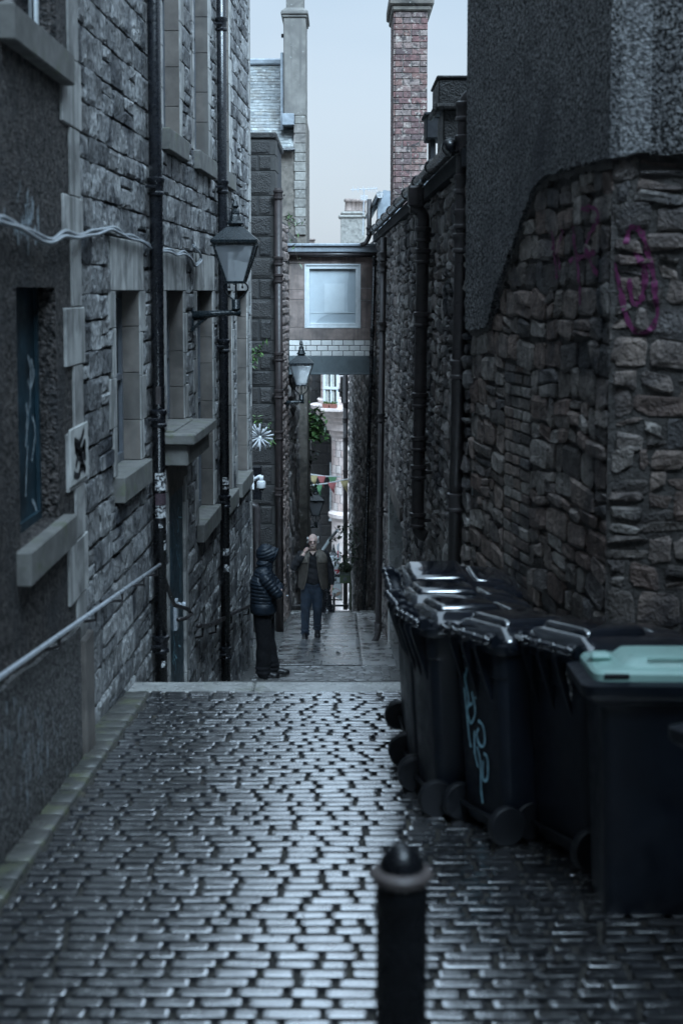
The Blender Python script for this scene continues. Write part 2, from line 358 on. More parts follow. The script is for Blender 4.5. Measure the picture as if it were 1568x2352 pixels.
M['lichen'] = stone_mat('lichened_stone', [(.13, .115, .10), (.17, .15, .13)], mott=.5, mscale=7, soot=(3, (.06, .055, .05), .5, .7), moss=(6, (.46, .45, .42), .62, .70), bump=(50, .5, .01), bump2=(12, .3, .015))
M['quoin'] = stone_mat('grey_quoin', [(.19, .18, .165), (.26, .25, .23), (.17, .15, .14)], mott=.4, mscale=8, soot=(4, (.08, .075, .07), .5, .75), moss=(7, (.42, .43, .41), .6, .75), bump=(50, .5, .01), bump2=(12, .3, .015))
M['iron'] = plain('black_gloss_iron', (.010, .011, .014), .28, spec=.6, var=.4, vscale=14, bump=(60, .12, .002), wear=(34, (.06, .04, .03), .68, .76))
M['lampmetal'] = plain('lamp_black_paint', (.012, .018, .022), .26, spec=.6, var=.3, vscale=20, bump=(120, .15, .002))
M['pipebrown'] = plain('brown_painted_pipe', (.048, .042, .043), .36, spec=.5, var=.35, vscale=7, bump=(70, .15, .003), wear=(18, (.02, .016, .016), .58, .72))
M['pipered'] = plain('rusty_brown_pipe', (.024, .017, .0165), .5, var=.4, vscale=9, bump=(70, .2, .003), wear=(14, (.02, .015, .015), .55, .7))
M['steel'] = plain('galvanised_rail', (.50, .53, .57), .3, metal=.25, spec=.8, var=.12, vscale=6, wear=(9, (.16, .15, .15), .66, .74), rv=.06)
M['darkrail'] = plain('painted_rail', (.03, .026, .027), .32, var=.3, vscale=12)
M['bin'] = plain('black_bin_plastic', (.006, .0085, .014), .42, spec=.35, var=.3, vscale=5, bump=(220, .12, .002), wear=(7, (.014, .017, .024), .62, .8))
M['binlid'] = plain('wet_black_lid_plastic', (.006, .008, .013), .12, spec=1.0, var=.35, vscale=8, bump=(150, .05, .001), wear=(26, (.02, .024, .03), .60, .72), rv=.05, coat=1.0)
M['tyre'] = plain('bin_tyre', (.006, .007, .010), .55, var=.3)
M['hub'] = plain('bin_hub', (.008, .009, .012), .4, var=.3)
M['mint'] = plain('mint_lid_plastic', (.34, .53, .48), .36, spec=.5, var=.10, vscale=6, bump=(160, .1, .002), wear=(14, (.10, .28, .25), .66, .8))
M['doorblue'] = plain('scrawled_blue_door', (.012, .032, .045), .42, var=.4, vscale=6, obj=False, bump=(40, .2, .003), wear=(5, (.035, .075, .095), .52, .75))
M['dark'] = plain('unlit_interior', (.006, .007, .010), .8, var=.1)
M['darkglass'] = plain('dim_window_glass', (.008, .010, .014), .08, spec=.6, var=.3, vscale=3, obj=False, rv=.03)
M['tealboard'] = plain('painted_boarding', (.012, .032, .045), .5, var=.6, vscale=4, obj=False, wear=(4, (.09, .15, .19), .60, .72))
M['whitepaint'] = plain('white_frame_paint', (.66, .70, .72), .4, var=.12, vscale=8, wear=(16, (.33, .34, .34), .62, .74))
M['frame_grey'] = plain('grey_metal_frame', (.10, .11, .125), .4, var=.2)
M['beam'] = plain('grey_painted_beam', (.13, .155, .165), .5, var=.25, vscale=3, obj=False, bump=(30, .2, .006), wear=(7, (.07, .06, .055), .60, .74))
M['bounce_sheet'] = None
M['glass'] = glassy('lantern_glass', (.94, .97, .99), .08, .05, .34)
M['bridgeglass'] = plain('frosted_window_film', (.40, .455, .49), .4, spec=.3, var=.10, vscale=2.5, obj=False, rv=.05)  # opaque pane, its pale colour stands in for sky brightness in the glass
M['reflection'] = plain('pale_window_sheet', (.50, .56, .595), .45, spec=.3, var=.10, vscale=3, obj=False, rv=.05)  # paler tone painting a reflection on the bridge pane
M['reflection_pale'] = plain('paler_window_sheet', (.58, .64, .67), .45, spec=.3, var=.08, vscale=3, obj=False, rv=.05)  # palest tone of the painted pane reflection
M['reflector'] = plain('lamp_reflector', (.20, .21, .23), .5, var=.1)
M['bulb'] = plain('lamp_bulb', (.7, .7, .68), .3, var=.05)
M['cable'] = plain('grey_cable', (.26, .28, .30), .35, var=.3, vscale=20)
M['ornament'] = plain('weathered_white_tube', (.46, .47, .49), .5, var=.1)
M['white'] = plain('white_plastic', (.72, .74, .76), .35, var=.05)
M['stickerwhite'] = plain('torn_white_sticker', (.5, .5, .5), .6, var=.25, vscale=40, wear=(30, (.012, .012, .015), .47, .52))
M['stickerred'] = plain('torn_red_sticker', (.05, .03, .038), .6, var=.4, vscale=40, wear=(60, (.02, .02, .024), .52, .58))
M['posterpaper'] = plain('white_painted_panel', (.50, .50, .48), .7, var=.2, vscale=10, obj=False, wear=(14, (.22, .2, .18), .64, .75))
M['ink'] = plain('black_marker', (.015, .015, .018), .6, var=.1)
M['purple'] = plain('magenta_spray_paint', (.17, .03, .105), .6, var=.3, vscale=25, obj=False)
M['cyanpaint'] = plain('pale_blue_spray_paint', (.24, .46, .55), .5, var=.3, vscale=25, obj=False)
M['palewash'] = plain('pale_wash_paint', (.36, .42, .46), .7, var=.4, vscale=25, obj=False)
M['leaf'] = stone_mat('leaf_green', [(.035, .075, .028), (.06, .13, .04), (.10, .19, .055), (.045, .085, .04)], rough=(.3, .5), mott=.2, mscale=20, bump=(20, 0, 0), bump2=(20, 0, 0))
M['leafdark'] = stone_mat('leaf_dark', [(.018, .032, .02), (.03, .05, .028), (.045, .07, .035)], rough=(.35, .55), mott=.2, mscale=20, bump=(20, 0, 0), bump2=(20, 0, 0))
M['stem'] = plain('plant_stem', (.09, .075, .055), .8, var=.3)
M['terracotta'] = plain('terracotta_pot', (.34, .14, .11), .7, var=.15)
M['greenbox'] = plain('olive_green_planter', (.085, .115, .065), .6, var=.15, vscale=5, wear=(20, (.06, .06, .055), .66, .8))
M['signwhite'] = plain('white_sign_board', (.82, .88, .90), .4, var=.04)
M['curtain'] = plain('pale_curtain', (.45, .44, .40), .9, var=.25, vscale=14)
def translucent(name, col, mixf=.8):
    m, n, l, b = newmat(name); n.remove(b)
    t = n.new('ShaderNodeBsdfTranslucent'); t.inputs[0].default_value = (*col, 1)
    d = n.new('ShaderNodeBsdfDiffuse'); d.inputs[0].default_value = (*col, 1)
    x = n.new('ShaderNodeMixShader'); x.inputs[0].default_value = mixf; l.new(d.outputs[0], x.inputs[1]); l.new(t.outputs[0], x.inputs[2])
    l.new(x.outputs[0], n['Material Output'].inputs[0]); return m
M['bounce_sheet'] = translucent('white_bounce_sheet', (.92, .95, .97), .08)  # white sheet added to brighten the bridge window
# ------------------------------------------------------------------ laying stones
def free_spans(u0, u1, z0, z1, obs, g=.008):
    cuts = sorted((a - g, b + g) for a, b, c, d in obs if min(z1, d) - max(z0, c) > .025)
    out = []; x = u0
    for a, b in cuts:
        if a > x: out.append((x, min(a, u1)))
        x = max(x, b)
        if x >= u1: break
    if x < u1: out.append((x, u1))
    return [s for s in out if s[1] - s[0] > .035]
def courses(u0, u1, z0, z1, obs, hr, lr, gap=.012, jit=.006, split=.0, tilt=0.0, keep=None):
    """coursed stones as quads in wall coordinates"""
    out = []; z = z0
    while z < z1 - .05:
        h = min(U(*hr), z1 - z)
        if z1 - z - h < hr[0] * .6: h = z1 - z
        runs = [(a, b, z, z + h) for a, b in free_spans(u0, u1, z, z + h, obs)]
        for oa, ob, oc, od in obs:          # slips that fill a course above or below a dressed block
            if z + .02 < od < z + h - .045: runs += [(max(p, u0), min(q, u1), od + .006, z + h) for p, q in free_spans(oa, ob, od + .006, z + h, obs)]
            if z + .045 < oc < z + h - .02: runs += [(max(p, u0), min(q, u1), z, oc - .006) for p, q in free_spans(oa, ob, z, oc - .006, obs)]
        for a, b, zz0, zz1 in runs:
            x = a
            while x < b - 1e-4:
                L = U(*lr) * (1 if random.random() < .75 else U(.5, 1.5))
                if b - x - L < lr[0] * .7: L = b - x
                cells = [(x, x + L, zz0, zz1)]
                if split and random.random() < split and zz1 - zz0 > hr[0] * 1.15:
                    k = zz0 + (zz1 - zz0) * U(.4, .6); cells = [(x, x + L, zz0, k), (x, x + L, k, zz1)]
                for c in cells:
                    if keep and not keep((c[0] + c[1]) / 2, (c[2] + c[3]) / 2): continue
                    g = gap * .5 * U(.5, 1.5); j = lambda: U(-jit, jit)
                    dz = U(-tilt, tilt)
                    q = [(c[0] + g + j(), c[2] + g + j()), (c[1] - g + j(), c[2] + g + j() + dz), (c[1] - g + j(), c[3] - g + j() + dz), (c[0] + g + j(), c[3] - g + j())]
                    out.append(q)
                x += L
        z += h
    return out
def seen_area(F, q):
    P = [proj(F(u, v, 0.02)) for u, v in q]
    if any(p is None for p in P): return 0
    cx = sum(p[0] for p in P) / 4; cy = sum(p[1] for p in P) / 4
    if not (-40 < cx < 1608 and -40 < cy < 2392): return 0
    return abs(sum(P[i][0] * P[(i + 1) % 4][1] - P[(i + 1) % 4][0] * P[i][1] for i in range(4))) / 2
def lay(parent, name, mass_name, sets, limit=300, collect=None):
    """sets: (F, quads, material, kwargs for MB.stone). The largest in view become parts, the rest one mass of kind stuff per material"""
    allq = []
    for F, qs, m, kw in sets:
        for q in qs: allq.append((seen_area(F, q), len(allq), F, q, m, kw))
    allq.sort(key=lambda t: (-t[0], t[1]))
    rest = {}
    for i, (a, _, F, q, m, kw) in enumerate(allq):
        kw = dict(kw); proud = U(*kw.pop('proud')); rn = random.random()
        if i < limit and a > 0:
            mb = MB(); mb.stone(F, q, proud, rnd_=rn, **kw)
            o_ = add(name, mb, m, parent)
            if kw.get('side2'): o_.data.materials.append(M['mortar'])
            if collect is not None: n0 = len(collect.v); collect.v += mb.v; collect.f += [tuple(k + n0 for k in f) for f in mb.f]
        else:
            mb = rest.setdefault(m.name, (MB(), m))[0]; mb.stone(F, q, proud, rnd_=rn, **kw)
            if collect is not None and a > 0:
                n0 = len(collect.v); t = MB(); t.stone(F, q, proud, rnd_=rn, **kw); collect.v += t.v; collect.f += [tuple(k + n0 for k in f) for f in t.f]
    for k, (mb, m) in rest.items():
        o_ = add(mass_name, mb, m, parent, kind='stuff')
        if mb.alt: o_.data.materials.append(M['mortar'])
def core_wall(name, wall, u0, u1, z0, z1, holes, m, parent, thick=.35, n=0.0):
    us = sorted({u0, u1, *[min(max(x, u0), u1) for h in holes for x in h[:2]]}); zs = sorted({z0, z1, *[min(max(x, z0), z1) for h in holes for x in h[2:]]})
    mb = MB(); F = wall.F
    for i in range(len(us) - 1):
        for j in range(len(zs) - 1):
            a, b, c, d = us[i], us[i + 1], zs[j], zs[j + 1]; mu, mz = (a + b) / 2, (c + d) / 2
            if any(h[0] < mu < h[1] and h[2] < mz < h[3] for h in holes): continue
            mb.quad(F(a, c, n), F(b, c, n), F(b, d, n), F(a, d, n)); mb.quad(F(a, c, n - thick), F(a, d, n - thick), F(b, d, n - thick), F(b, c, n - thick))
    for h in list(holes):
        a, b, c, d = h
        for p, q in (((a, c), (a, d)), ((b, c), (b, d)), ((a, c), (b, c)), ((a, d), (b, d))):
            mb.quad(F(*p, n), F(*q, n), F(*q, n - thick), F(*p, n - thick))
    for p, q in (((u0, z0), (u0, z1)), ((u1, z0), (u1, z1)), ((u0, z1), (u1, z1))):
        mb.quad(F(*p, n), F(*q, n), F(*q, n - thick), F(*p, n - thick))
    return add(name, mb, m, parent)

# ------------------------------------------------------------------ ground levels
def zu(d): return -2.17 - .09 * d                    # upper cobbled slope
def zl(d): return -2.82 - .13 * d                    # lower flagged landing
CREST, FOOT, CREST2 = 11.28, 18.9, 28.7
def zg(d):
    if d <= CREST: return zu(d)
    if d <= FOOT: return zu(CREST) + (zl(FOOT) - zu(CREST)) * (d - CREST) / (FOOT - CREST)
    if d <= CREST2: return zl(d)
    return max(-13.7, zl(CREST2) - .2424 * (d - CREST2))

g = MB(); g.quad((-1500, -1500, -14.2), (1500, -1500, -14.2), (1500, 1500, -14.2), (-1500, 1500, -14.2))
add('ground', g, M['earth'], kind='structure')

L0 = Wall((-1.66, -12), (-1.66, 9.13), 1)  # carried on behind the viewpoint to darken the near lane
l1x = lambda d: -2.096 + .036 * d
L1 = Wall((l1x(9.0), 9.0), (l1x(21.03), 21.03), 1)
C0, C1 = (1.56, 8.25), (1.03, 11.2)
RW0 = Wall(C0, (3.76, 7.07), 1)
RW1 = Wall(C0, C1, -1)
r2x = lambda d: 1.0 - .0177 * (d - 11.2)
RW2 = Wall((r2x(11.2), 11.2), (r2x(51), 51), -1)

# ---- upper cobbled slope
path = MB()
ds = [-4 + .4 * i for i in range(38)] + [CREST]
for a, b in zip(ds, ds[1:]): path.quad((-2.2, a, zu(a)), (4.2, a, zu(a)), (4.2, b, zu(b)), (-2.2, b, zu(b)))
path = add('cobbled_path', path, M['joint'], kind='structure', label='wet cobbled lane sloping down between the walls')
def wob(u, v): return .003 * sin(u * 1.1 + .6) * sin(v * .9) + .001 * sin(u * 5.3 + v * 3.1)
def FC(u, v, n): return Vector((u, v + .003 * sin(u * 2.1 + v * .8) + .001 * sin(u * 11 + v * 2.3), zu(v) + n + (wob(u, v) if n > -.01 else 0)))
def right_edge(d):
    if d < 7.2: return 3.6
    if d < C0[1]: return C0[0] + (C0[1] - d) * 1.8
    return C0[0] + (C1[0] - C0[0]) * (d - C0[1]) / (C1[1] - C0[1])
qs = []; v = 3.3
while v < 10.90:
    h = U(.087, .096); x = -1.48 + U(-.02, .02); xr = min(right_edge(v + .05), 2.9)
    first = True
    while x < xr:
        L = U(.15, .225) if random.random() < .8 else U(.10, .15)
        if first: L *= U(.5, 1); first = False
        g_ = .0165 + U(0, .002); e = U(.010, .018); j = lambda: U(-.0016, .0016)
        t = U(-.0016, .0016)
        qs.append([(x + e + j(), v + g_ + j()), (x + L - e + j(), v + g_ + t + j()), (x + L - e + j(), v + h - g_ + t + j()), (x + e + j(), v + h - g_ + j())]); x += L
    v += h
class _C: pass
def cobble_sets(): return [(FC, qs, M['cobble'], dict(proud=(.0245, .0285), amp=.0010, rc=.07, edge=.94, ins=(.10, .90), base=-.012, tilt=.055, side2=True))]
def lay_smooth(parent, name, mass, sets, limit=300):
    before = set(o.name for o in parent.children); lay(parent, name, mass, sets, limit)
lay_smooth(path, 'cobble', 'cobbles', cobble_sets())
# mossy edging setts along the left wall
d = 3.3
while d < 10.90:
    L = U(.19, .30); mb = MB(); wl_ = -1.655 if d < 9.1 else l1x(d) + .01
    mb.stone(FC, [(wl_ + .01, d + .006), (-1.50, d + .006), (-1.50, min(d + L, 10.95) - .006), (wl_ + .01, min(d + L, 10.95) - .006)], .028, .003, random.random(), .06, .6, (.1, .9), -.012)
    add('edging_stone', mb, M['edging'], path, smooth=True); d += L
# pale kerb slabs along the head of the steps
x = -1.72
for L in (1.02, 1.55, .95, .2):
    x1 = min(x + L, 1.12); mb = MB()
    mb.bbox(x + .004, x1 - .004, 10.99, 11.30, -.14, .024, .014, lambda a, b, c: Vector((a, b, zu(11.1) + c - .012)))
    add('kerb_slab', mb, M['kerbslab'], path); x = x1
# ---- flight of steps down to the landing
st = MB(); st.quad((-2.2, CREST, zu(CREST) - .3), (1.4, CREST, zu(CREST) - .3), (1.4, FOOT, zl(FOOT) - .3), (-2.2, FOOT, zl(FOOT) - .3))
st = add('stairs', st, M['step'], kind='structure', label='stone steps dropping from the cobbles to the landing')
N = 14
for i in range(N):
    z1_ = zu(CREST) + (zl(FOOT) - zu(CREST)) * (i + 1) / N; y0_ = CREST + .02 + (FOOT - CREST) * i / N
    mb = MB(); mb.bbox(-1.8, 1.2, y0_, y0_ + (FOOT - CREST) / N + .05, z1_ - .25, z1_, .015); add('step', mb, M['step'], st)
# ---- lower flagged landing
lp = MB(); ds = [FOOT + (CREST2 - FOOT) * i / 12 for i in range(13)]
for a, b in zip(ds, ds[1:]): lp.quad((-2.4, a, zl(a)), (1.3, a, zl(a)), (1.3, b, zl(b)), (-2.4, b, zl(b)))
lp = add('flagstone_path', lp, M['paver'], kind='structure', label='wet flagstone landing below the first steps')
FL = lambda u, v, n: Vector((u, v, zl(v) + n))
def lx(px, d): return at(px, 1450, d).x
d = 20.45; row = 0
while d < 28.2:
    h = U(.42, .62) if d < 26 else U(.5, .75)
    h = min(h, 28.25 - d); lx0 = -1.02 + .02 * (d - 20) * .3; lx1 = .30; cuts = [lx0]
    while cuts[-1] < lx1 - .3: cuts.append(cuts[-1] + U(.38, .75))
    cuts[-1] = lx1
    for a, b in zip(cuts, cuts[1:]):
        mb = MB(); mb.stone(FL, [(a + .009, d + .016), (b - .009, d + .016), (b - .009, d + h - .016), (a + .009, d + h - .016)], .024, .002, random.random(), .015, .8, (.06, .94), -.01, 0, .012, True)
        add('flagstone', mb, M['flag'], lp).data.materials.append(M['joint'])
    d += h
    row += 1
d = 20.45
while d < 28.2:                                        # long slabs of the right gutter and left margin
    h = min(U(.9, 1.6), 28.25 - d)
    for a, b, m in ((.312, .80, 'flag'), (-1.45, -1.03, 'step')):
        mb = MB(); mb.stone(FL, [(a, d + .008), (b, d + .008), (b, d + h - .008), (a, d + h - .008)], .014, .002, random.random(), .01, .8, (.05, .95), -.01); add('flagstone', mb, M[m], lp)
    d += h
sets = []; pq = []; v = FOOT + .02
while v < 20.40:
    x = -1.15 - random.random() * .1
    while x < .42:
        L = U(.17, .22); pq.append([(x + .004, v + .004), (x + L - .004, v + .004), (x + L - .004, v + .096), (x + .004, v + .096)]); x += L
    v += .10
for cx in (.46, .58):
    v = FOOT
    while v < 20.4: pq.append([(cx, v + .006), (cx + .10, v + .006), (cx + .10, v + .19), (cx, v + .19)]); v += .2
mb = MB()
for q in pq: mb.stone(FL, q, U(.010, .016), .002, random.random(), .05, .7, (.1, .9), -.01)
add('pavers', mb, M['paver'], lp, kind='stuff')
x = -1.3
for L in (.75, .9, .62, .5):
    mb = MB(); mb.bbox(x + .005, x + L - .005, 28.26, 28.72, -.15, .022, .012, FL); add('edge_slab', mb, M['kerbslab'], lp); x += L
# ---- second flight running down to the street
st2 = MB(); st2.quad((-2.4, CREST2, zl(CREST2) - .4), (1.6, CREST2, zl(CREST2) - .4), (1.6, 60, -14.0), (-2.4, 60, -14.0))
st2 = add('lower_stairs', st2, M['step'], kind='structure', label='second flight of stone steps running down to the street')
for i in range(20):
    z1_ = zl(CREST2) - 7.1 * (i + 1) / 20; y0_ = CREST2 + .03 + 29.3 * i / 20
    mb = MB(); mb.bbox(-1.6, 1.0, y0_, y0_ + 1.5, z1_ - .4, z1_, .02); add('step', mb, M['step'], st2)
mb = MB(); mb.box(-14, 14, 57.9, 75, -14.1, -13.66); add('street', mb, M['paver'], kind='structure')

# ------------------------------------------------------------------ left tenement
ten = thing('stone_tenement', 'long rough-faced stone tenement with pale window margins and black drainpipes', 'building', (-1.7, 9, zu(9)))
ten.location = (0, 0, 0)
u1 = L1.u
wins = [  # u0, u1, z0, z1, (lintel?), pane material, sill length past
    (u1(262), u1(318), -1.40, 0.0, True, 'darkglass'), (u1(379), u1(419), -1.28, 0.0, True, 'darkglass'),
    (u1(450), u1(486), -2.50, 0.0, True, 'darkglass'), (u1(504), u1(530), -2.58, 0.0, True, 'darkglass'), (u1(542), u1(565), -2.58, 0.0, True, 'darkglass'),
    (u1(377), u1(416), 1.47, 4.2, False, 'darkglass'), (u1(448), u1(481), 1.47, 4.2, False, 'darkglass'), (u1(505), u1(528), 1.47, 4.2, False, 'darkglass')]
door = (L1.u(387, 1300), L1.u(424, 1300), -4.6, -1.86)
obs = []; holes = []
F1 = L1.F
def jamb(uj, sgn, z0, z1, par, wid=(.13, .27), top=None):
    """stack of dressed blocks at one side of an opening, long and short in turn"""
    z = z0; k = random.randint(0, 1)
    while z < z1 - .02:
        h = U(.30, .42); h = z1 - z if z1 - z - h < .2 else h
        w = wid[k % 2] * U(.93, 1.07); k += 1
        a, b = (uj - w, uj) if sgn < 0 else (uj, uj + w)
        mb = MB(); mb.rnd = random.random(); mb.bbox(a, b, z + .002, z + h - .003, -.24, .014, .004, F1)
        o = add('jamb_stone', mb, M['dressed'], par)
        mb2 = None
        obs.append((a, b, z, z + h)); z += h
def reveal(uj, sgn, z0, z1, par):
    pass
for (a, b, z0, z1, lint, pm) in wins:
    mb = MB(); F = F1; mb.quad(F(a - .02, z0, -.172), F(b + .02, z0, -.172), F(b + .02, z1, -.172), F(a - .02, z1, -.172))
    w = add('window', mb, M[pm], ten)
    holes.append((a - .10, b + .10, z0 - .05, z1 + .1)); obs.append((a, b, z0, z1))
    fr = MB()
    for p in ((a, a + .05, z0, z1), (b - .05, b, z0, z1)): fr.box(p[0], p[1], p[2], p[3], -.168, -.135, F)
    fr.box(a + .05, b - .05, z1 - .06, z1, -.168, -.135, F); fr.box(a + .05, b - .05, z0, z0 + .07, -.168, -.135, F)
    zm = (z0 + z1) / 2; fr.box(a + .05, b - .05, zm - .025, zm + .025, -.168, -.13, F)
    add('window_frame', fr, M['frame_grey'], w)
    jamb(a, -1, z0, z1, w); jamb(b, 1, z0, z1, w)
    if lint:
        mb = MB(); mb.rnd = .6; mb.bbox(a - .17, b + .17, z1 + .002, z1 + .40, -.24, .016, .005, F); add('lintel', mb, M['dressed'], w); obs.append((a - .17, b + .17, z1, z1 + .41))
    mb = MB(); mb.rnd = U(.2, .8); e = .10
    mb.bbox(a - e, b + e, z0 - .20, z0 - .002, -.25, .085, .008, F); add('sill', mb, M['sill'], w); obs.append((a - e, b + e, z0 - .21, z0))
# reveal faces take browner stone, darkened to paint in the recess shade: thin lining slabs on the far side of each opening
for w in [o for o in ten.children if o.name.startswith('window')]: pass
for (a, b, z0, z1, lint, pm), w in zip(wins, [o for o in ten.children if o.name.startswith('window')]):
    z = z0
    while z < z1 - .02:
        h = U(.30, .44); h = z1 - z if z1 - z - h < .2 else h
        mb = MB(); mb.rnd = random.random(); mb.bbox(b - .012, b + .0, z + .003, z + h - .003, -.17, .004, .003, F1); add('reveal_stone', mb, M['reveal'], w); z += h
# door with its stone surround and cornice
a, b, z0, z1 = door
mb = MB(); mb.bbox(a, b, z0, z1, -.12, -.014, .006, F1); dr = add('door', mb, M['doorblue'], ten)
holes.append((a - .08, b + .08, z0, z1 + .1)); obs.append((a, b, z0, z1))
for s_ in (-1, 1): jamb(a if s_ < 0 else b, s_, z0, z1, dr, (.14, .18))
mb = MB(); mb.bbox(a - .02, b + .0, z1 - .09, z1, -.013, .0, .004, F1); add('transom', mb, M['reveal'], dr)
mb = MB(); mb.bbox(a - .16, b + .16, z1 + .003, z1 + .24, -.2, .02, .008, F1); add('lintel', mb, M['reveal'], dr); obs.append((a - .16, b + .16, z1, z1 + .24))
mb = MB(); mb.bbox(a + .35, a + .47, -3.28, -2.98, -.014, .02, .006, F1); mb.lathe([(.03, 0), (.032, .02), (.02, .04), (.038, .06), (.03, .085), (0, .09)], F1(a + .6, -3.08, -.014), 10, ax=(1, 0, 0)); add('door_handle', mb, M['steel'], dr)
mb = MB(); cz = -1.30
mb.bbox(a - .30, b + .30, cz - .10, cz, -.02, .30, .012, F1); mb.bbox(a - .24, b + .24, cz - .30, cz - .10, -.02, .23, .012, F1)
cn = add('door_cornice', mb, M['sill'], ten); obs.append((a - .3, b + .3, cz - .32, cz))
core_wall('wall', L1, 0, L1.L, -6.6, 7.5, holes, M['mortar'], ten, .34, -.025)
mb = MB(); mb.quad(L1.P(0, -6.6, -.36), L1.P(L1.L, -6.6, -.36), L1.P(L1.L, 7.5, -.36), L1.P(0, 7.5, -.36))
mb.quad(L1.P(L1.L, -6.6, 0), L1.P(L1.L, -6.6, -6), L1.P(L1.L, 7.5, -6), L1.P(L1.L, 7.5, 0)); mb.quad(L1.P(0, 7.5, 0), L1.P(L1.L, 7.5, 0), L1.P(L1.L, 7.5, -6), L1.P(0, 7.5, -6))
add('inner_wall', mb, M['dark'], ten)
# corner quoins at the far end
z = -6.0; k = 0
while z < 7.3:
    h = U(.30, .40); w_ = (.16, .30)[k % 2]; mb = MB(); mb.rnd = random.random(); mb.bbox(L1.L - w_, L1.L + .005, z + .003, z + h - .003, -.3, .016, .005, F1); add('quoin', mb, M['dressed'], ten); obs.append((L1.L - w_, L1.L, z, z + h)); z += h; k += 1
lq = courses(0, L1.L, -6.2, 7.2, obs, (.16, .27), (.22, .50), .017, .009, .16)
# ---- near harled bay of the same tenement (projects a hand's breadth)
F0 = L0.F
u0 = L0.u
bayhole = [(u0(37), u0(127), -1.33, .02), (u0(22), u0(140), 1.40, 4.2)]
hz = MB()
core_wall('harled_wall', L0, 0, L0.L, -3.6, 7.5, bayhole, M['harl_left'], ten, .40)
mb = MB(); mb.quad(L0.P(0, -3.6, -.42), L0.P(L0.L, -3.6, -.42), L0.P(L0.L, 7.5, -.42), L0.P(0, 7.5, -.42)); mb.quad(L0.P(0, 7.5, 0), L0.P(L0.L, 7.5, 0), L0.P(L0.L, 7.5, -6), L0.P(0, 7.5, -6))
add('inner_wall', mb, M['dark'], ten)
for (a, b, z0, z1), pm in zip(bayhole, ('tealboard', 'darkglass')):
    mb = MB(); mb.quad(F0(a - .01, z0, -.125), F0(b + .01, z0, -.125), F0(b + .01, z1, -.125), F0(a - .01, z1, -.125)); w = add('window', mb, M[pm], ten)
    mb = MB()
    for p in ((a, a + .04, z0, z1), (b - .04, b, z0, z1)): mb.box(p[0], p[1], p[2], p[3], -.12, -.10, F0)
    mb.box(a + .04, b - .04, z0, z0 + .05, -.12, -.10, F0)
    add('window_frame', mb, M['tealboard'] if pm == 'tealboard' else M['whitepaint'], w)
    mb = MB(); mb.rnd = .4; mb.bbox(a - .10, b + .16, z0 - .185, z0 - .002, -.3, .075, .01, F0); add('sill', mb, M['sill'], w)
# plinth strip of greyer harl following the slope
pl = [(u, zu(u - 12) + .86 + .012 * sin(u * 7)) for u in [8 + i * .25 for i in range(0, 52)] if u <= 20.95]
mb = MB(); mb.prism([(8, -3.5), (pl[-1][0], -3.5)] + pl[::-1], -.02, .03, F0); add('harled_plinth', mb, M['harl_plinth'], ten)
# long-and-short dressed strip at the end of the bay
zs = [(5.2, 0), (2.55, 1), (2.1, 0), (1.42, 1), (1.0, 0), (.58, 1), (.34, 0), (-.10, 1), (-.46, 0), (-.86, 1), (-1.22, 0), (-1.55, 1), (-1.92, 0), (-2.9, 1)]
for (za, wd), (zb, _) in zip(zs, zs[1:]):
    a, b = (u0(145), u0(190)) if wd else (u0(163), u0(184)); b = min(b, L0.L + .004)
    if zb - za < -1.5: za = 2.98
    mb = MB(); mb.rnd = random.random(); mb.bbox(a, b, zb + .003, za - .003, -.02, .018 if wd else .014, .005, F0); add('quoin', mb, M['dressed'], ten)
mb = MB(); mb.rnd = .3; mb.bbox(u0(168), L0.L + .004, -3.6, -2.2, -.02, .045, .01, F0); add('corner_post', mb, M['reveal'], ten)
LAY_LEFT = [(F1, lq, M['rock'], dict(proud=(.008, .030), amp=.009, rc=.05, edge=.6, ins=(.17, .83), base=-.04))]
lay(ten, 'stone', 'stones', LAY_LEFT)

# ------------------------------------------------------------------ right: harled building over rubble
hb = thing('harled_building', 'dark roughcast building whose fallen render shows rubble with magenta graffiti', 'building')
ZB, ZT = -4.2, 7.5
RC = MB()                                              # stones gathered for laying paint on them
core_wall('wall', RW1, -.01, RW1.L, ZB, ZT, [], M['rubble_mortar'], hb, .3, -.014)
core_wall('wall', RW0, -.01, RW0.L, ZB, ZT, [], M['rubble_mortar'], hb, .3)
RWm = Wall((3.76, 7.07), (3.95, -4), 1)
RWm.n = Vector((-1, 0)); mb = MB(); mb.quad((3.76, 7.07, ZB), (3.95, -12, ZB), (3.95, -12, ZT), (3.76, 7.07, ZT)); add('side_wall', mb, M['harl'], hb)  # unseen wall added to keep side light off the bins
mb = MB(); mb.quad(RW1.P(0, ZT, 0), RW1.P(RW1.L, ZT, 0), Vector((6, 11.2, ZT)), Vector((6, 7.07, ZT))); mb.quad(RW1.P(RW1.L, ZB, 0), RW1.P(RW1.L, ZT, 0), Vector((6, 11.2, ZT)), Vector((6, 11.2, ZB))); add('roof', mb, M['slate'], hb)
def wavy(w, k=1.0, s=0.0):
    return lambda u, v, n: w.P(u + k * .022 * sin(v * 6.1 + u * 2 + s), v + k * (.034 * sin(u * 3.3 + v * 1.1 + s) + .020 * sin(u * 8.3 + v * 4.7 + s * 2) + .010 * sin(u * 19 + v * 9)), n)
WR1, WR0, WR2 = wavy(RW1, .6, .5), wavy(RW0, .55, 1.7), wavy(RW2, .6, 2.9)
h1 = lambda px, py: RW1.hit(px, py)
h0 = lambda px, py: RW0.hit(px, py)
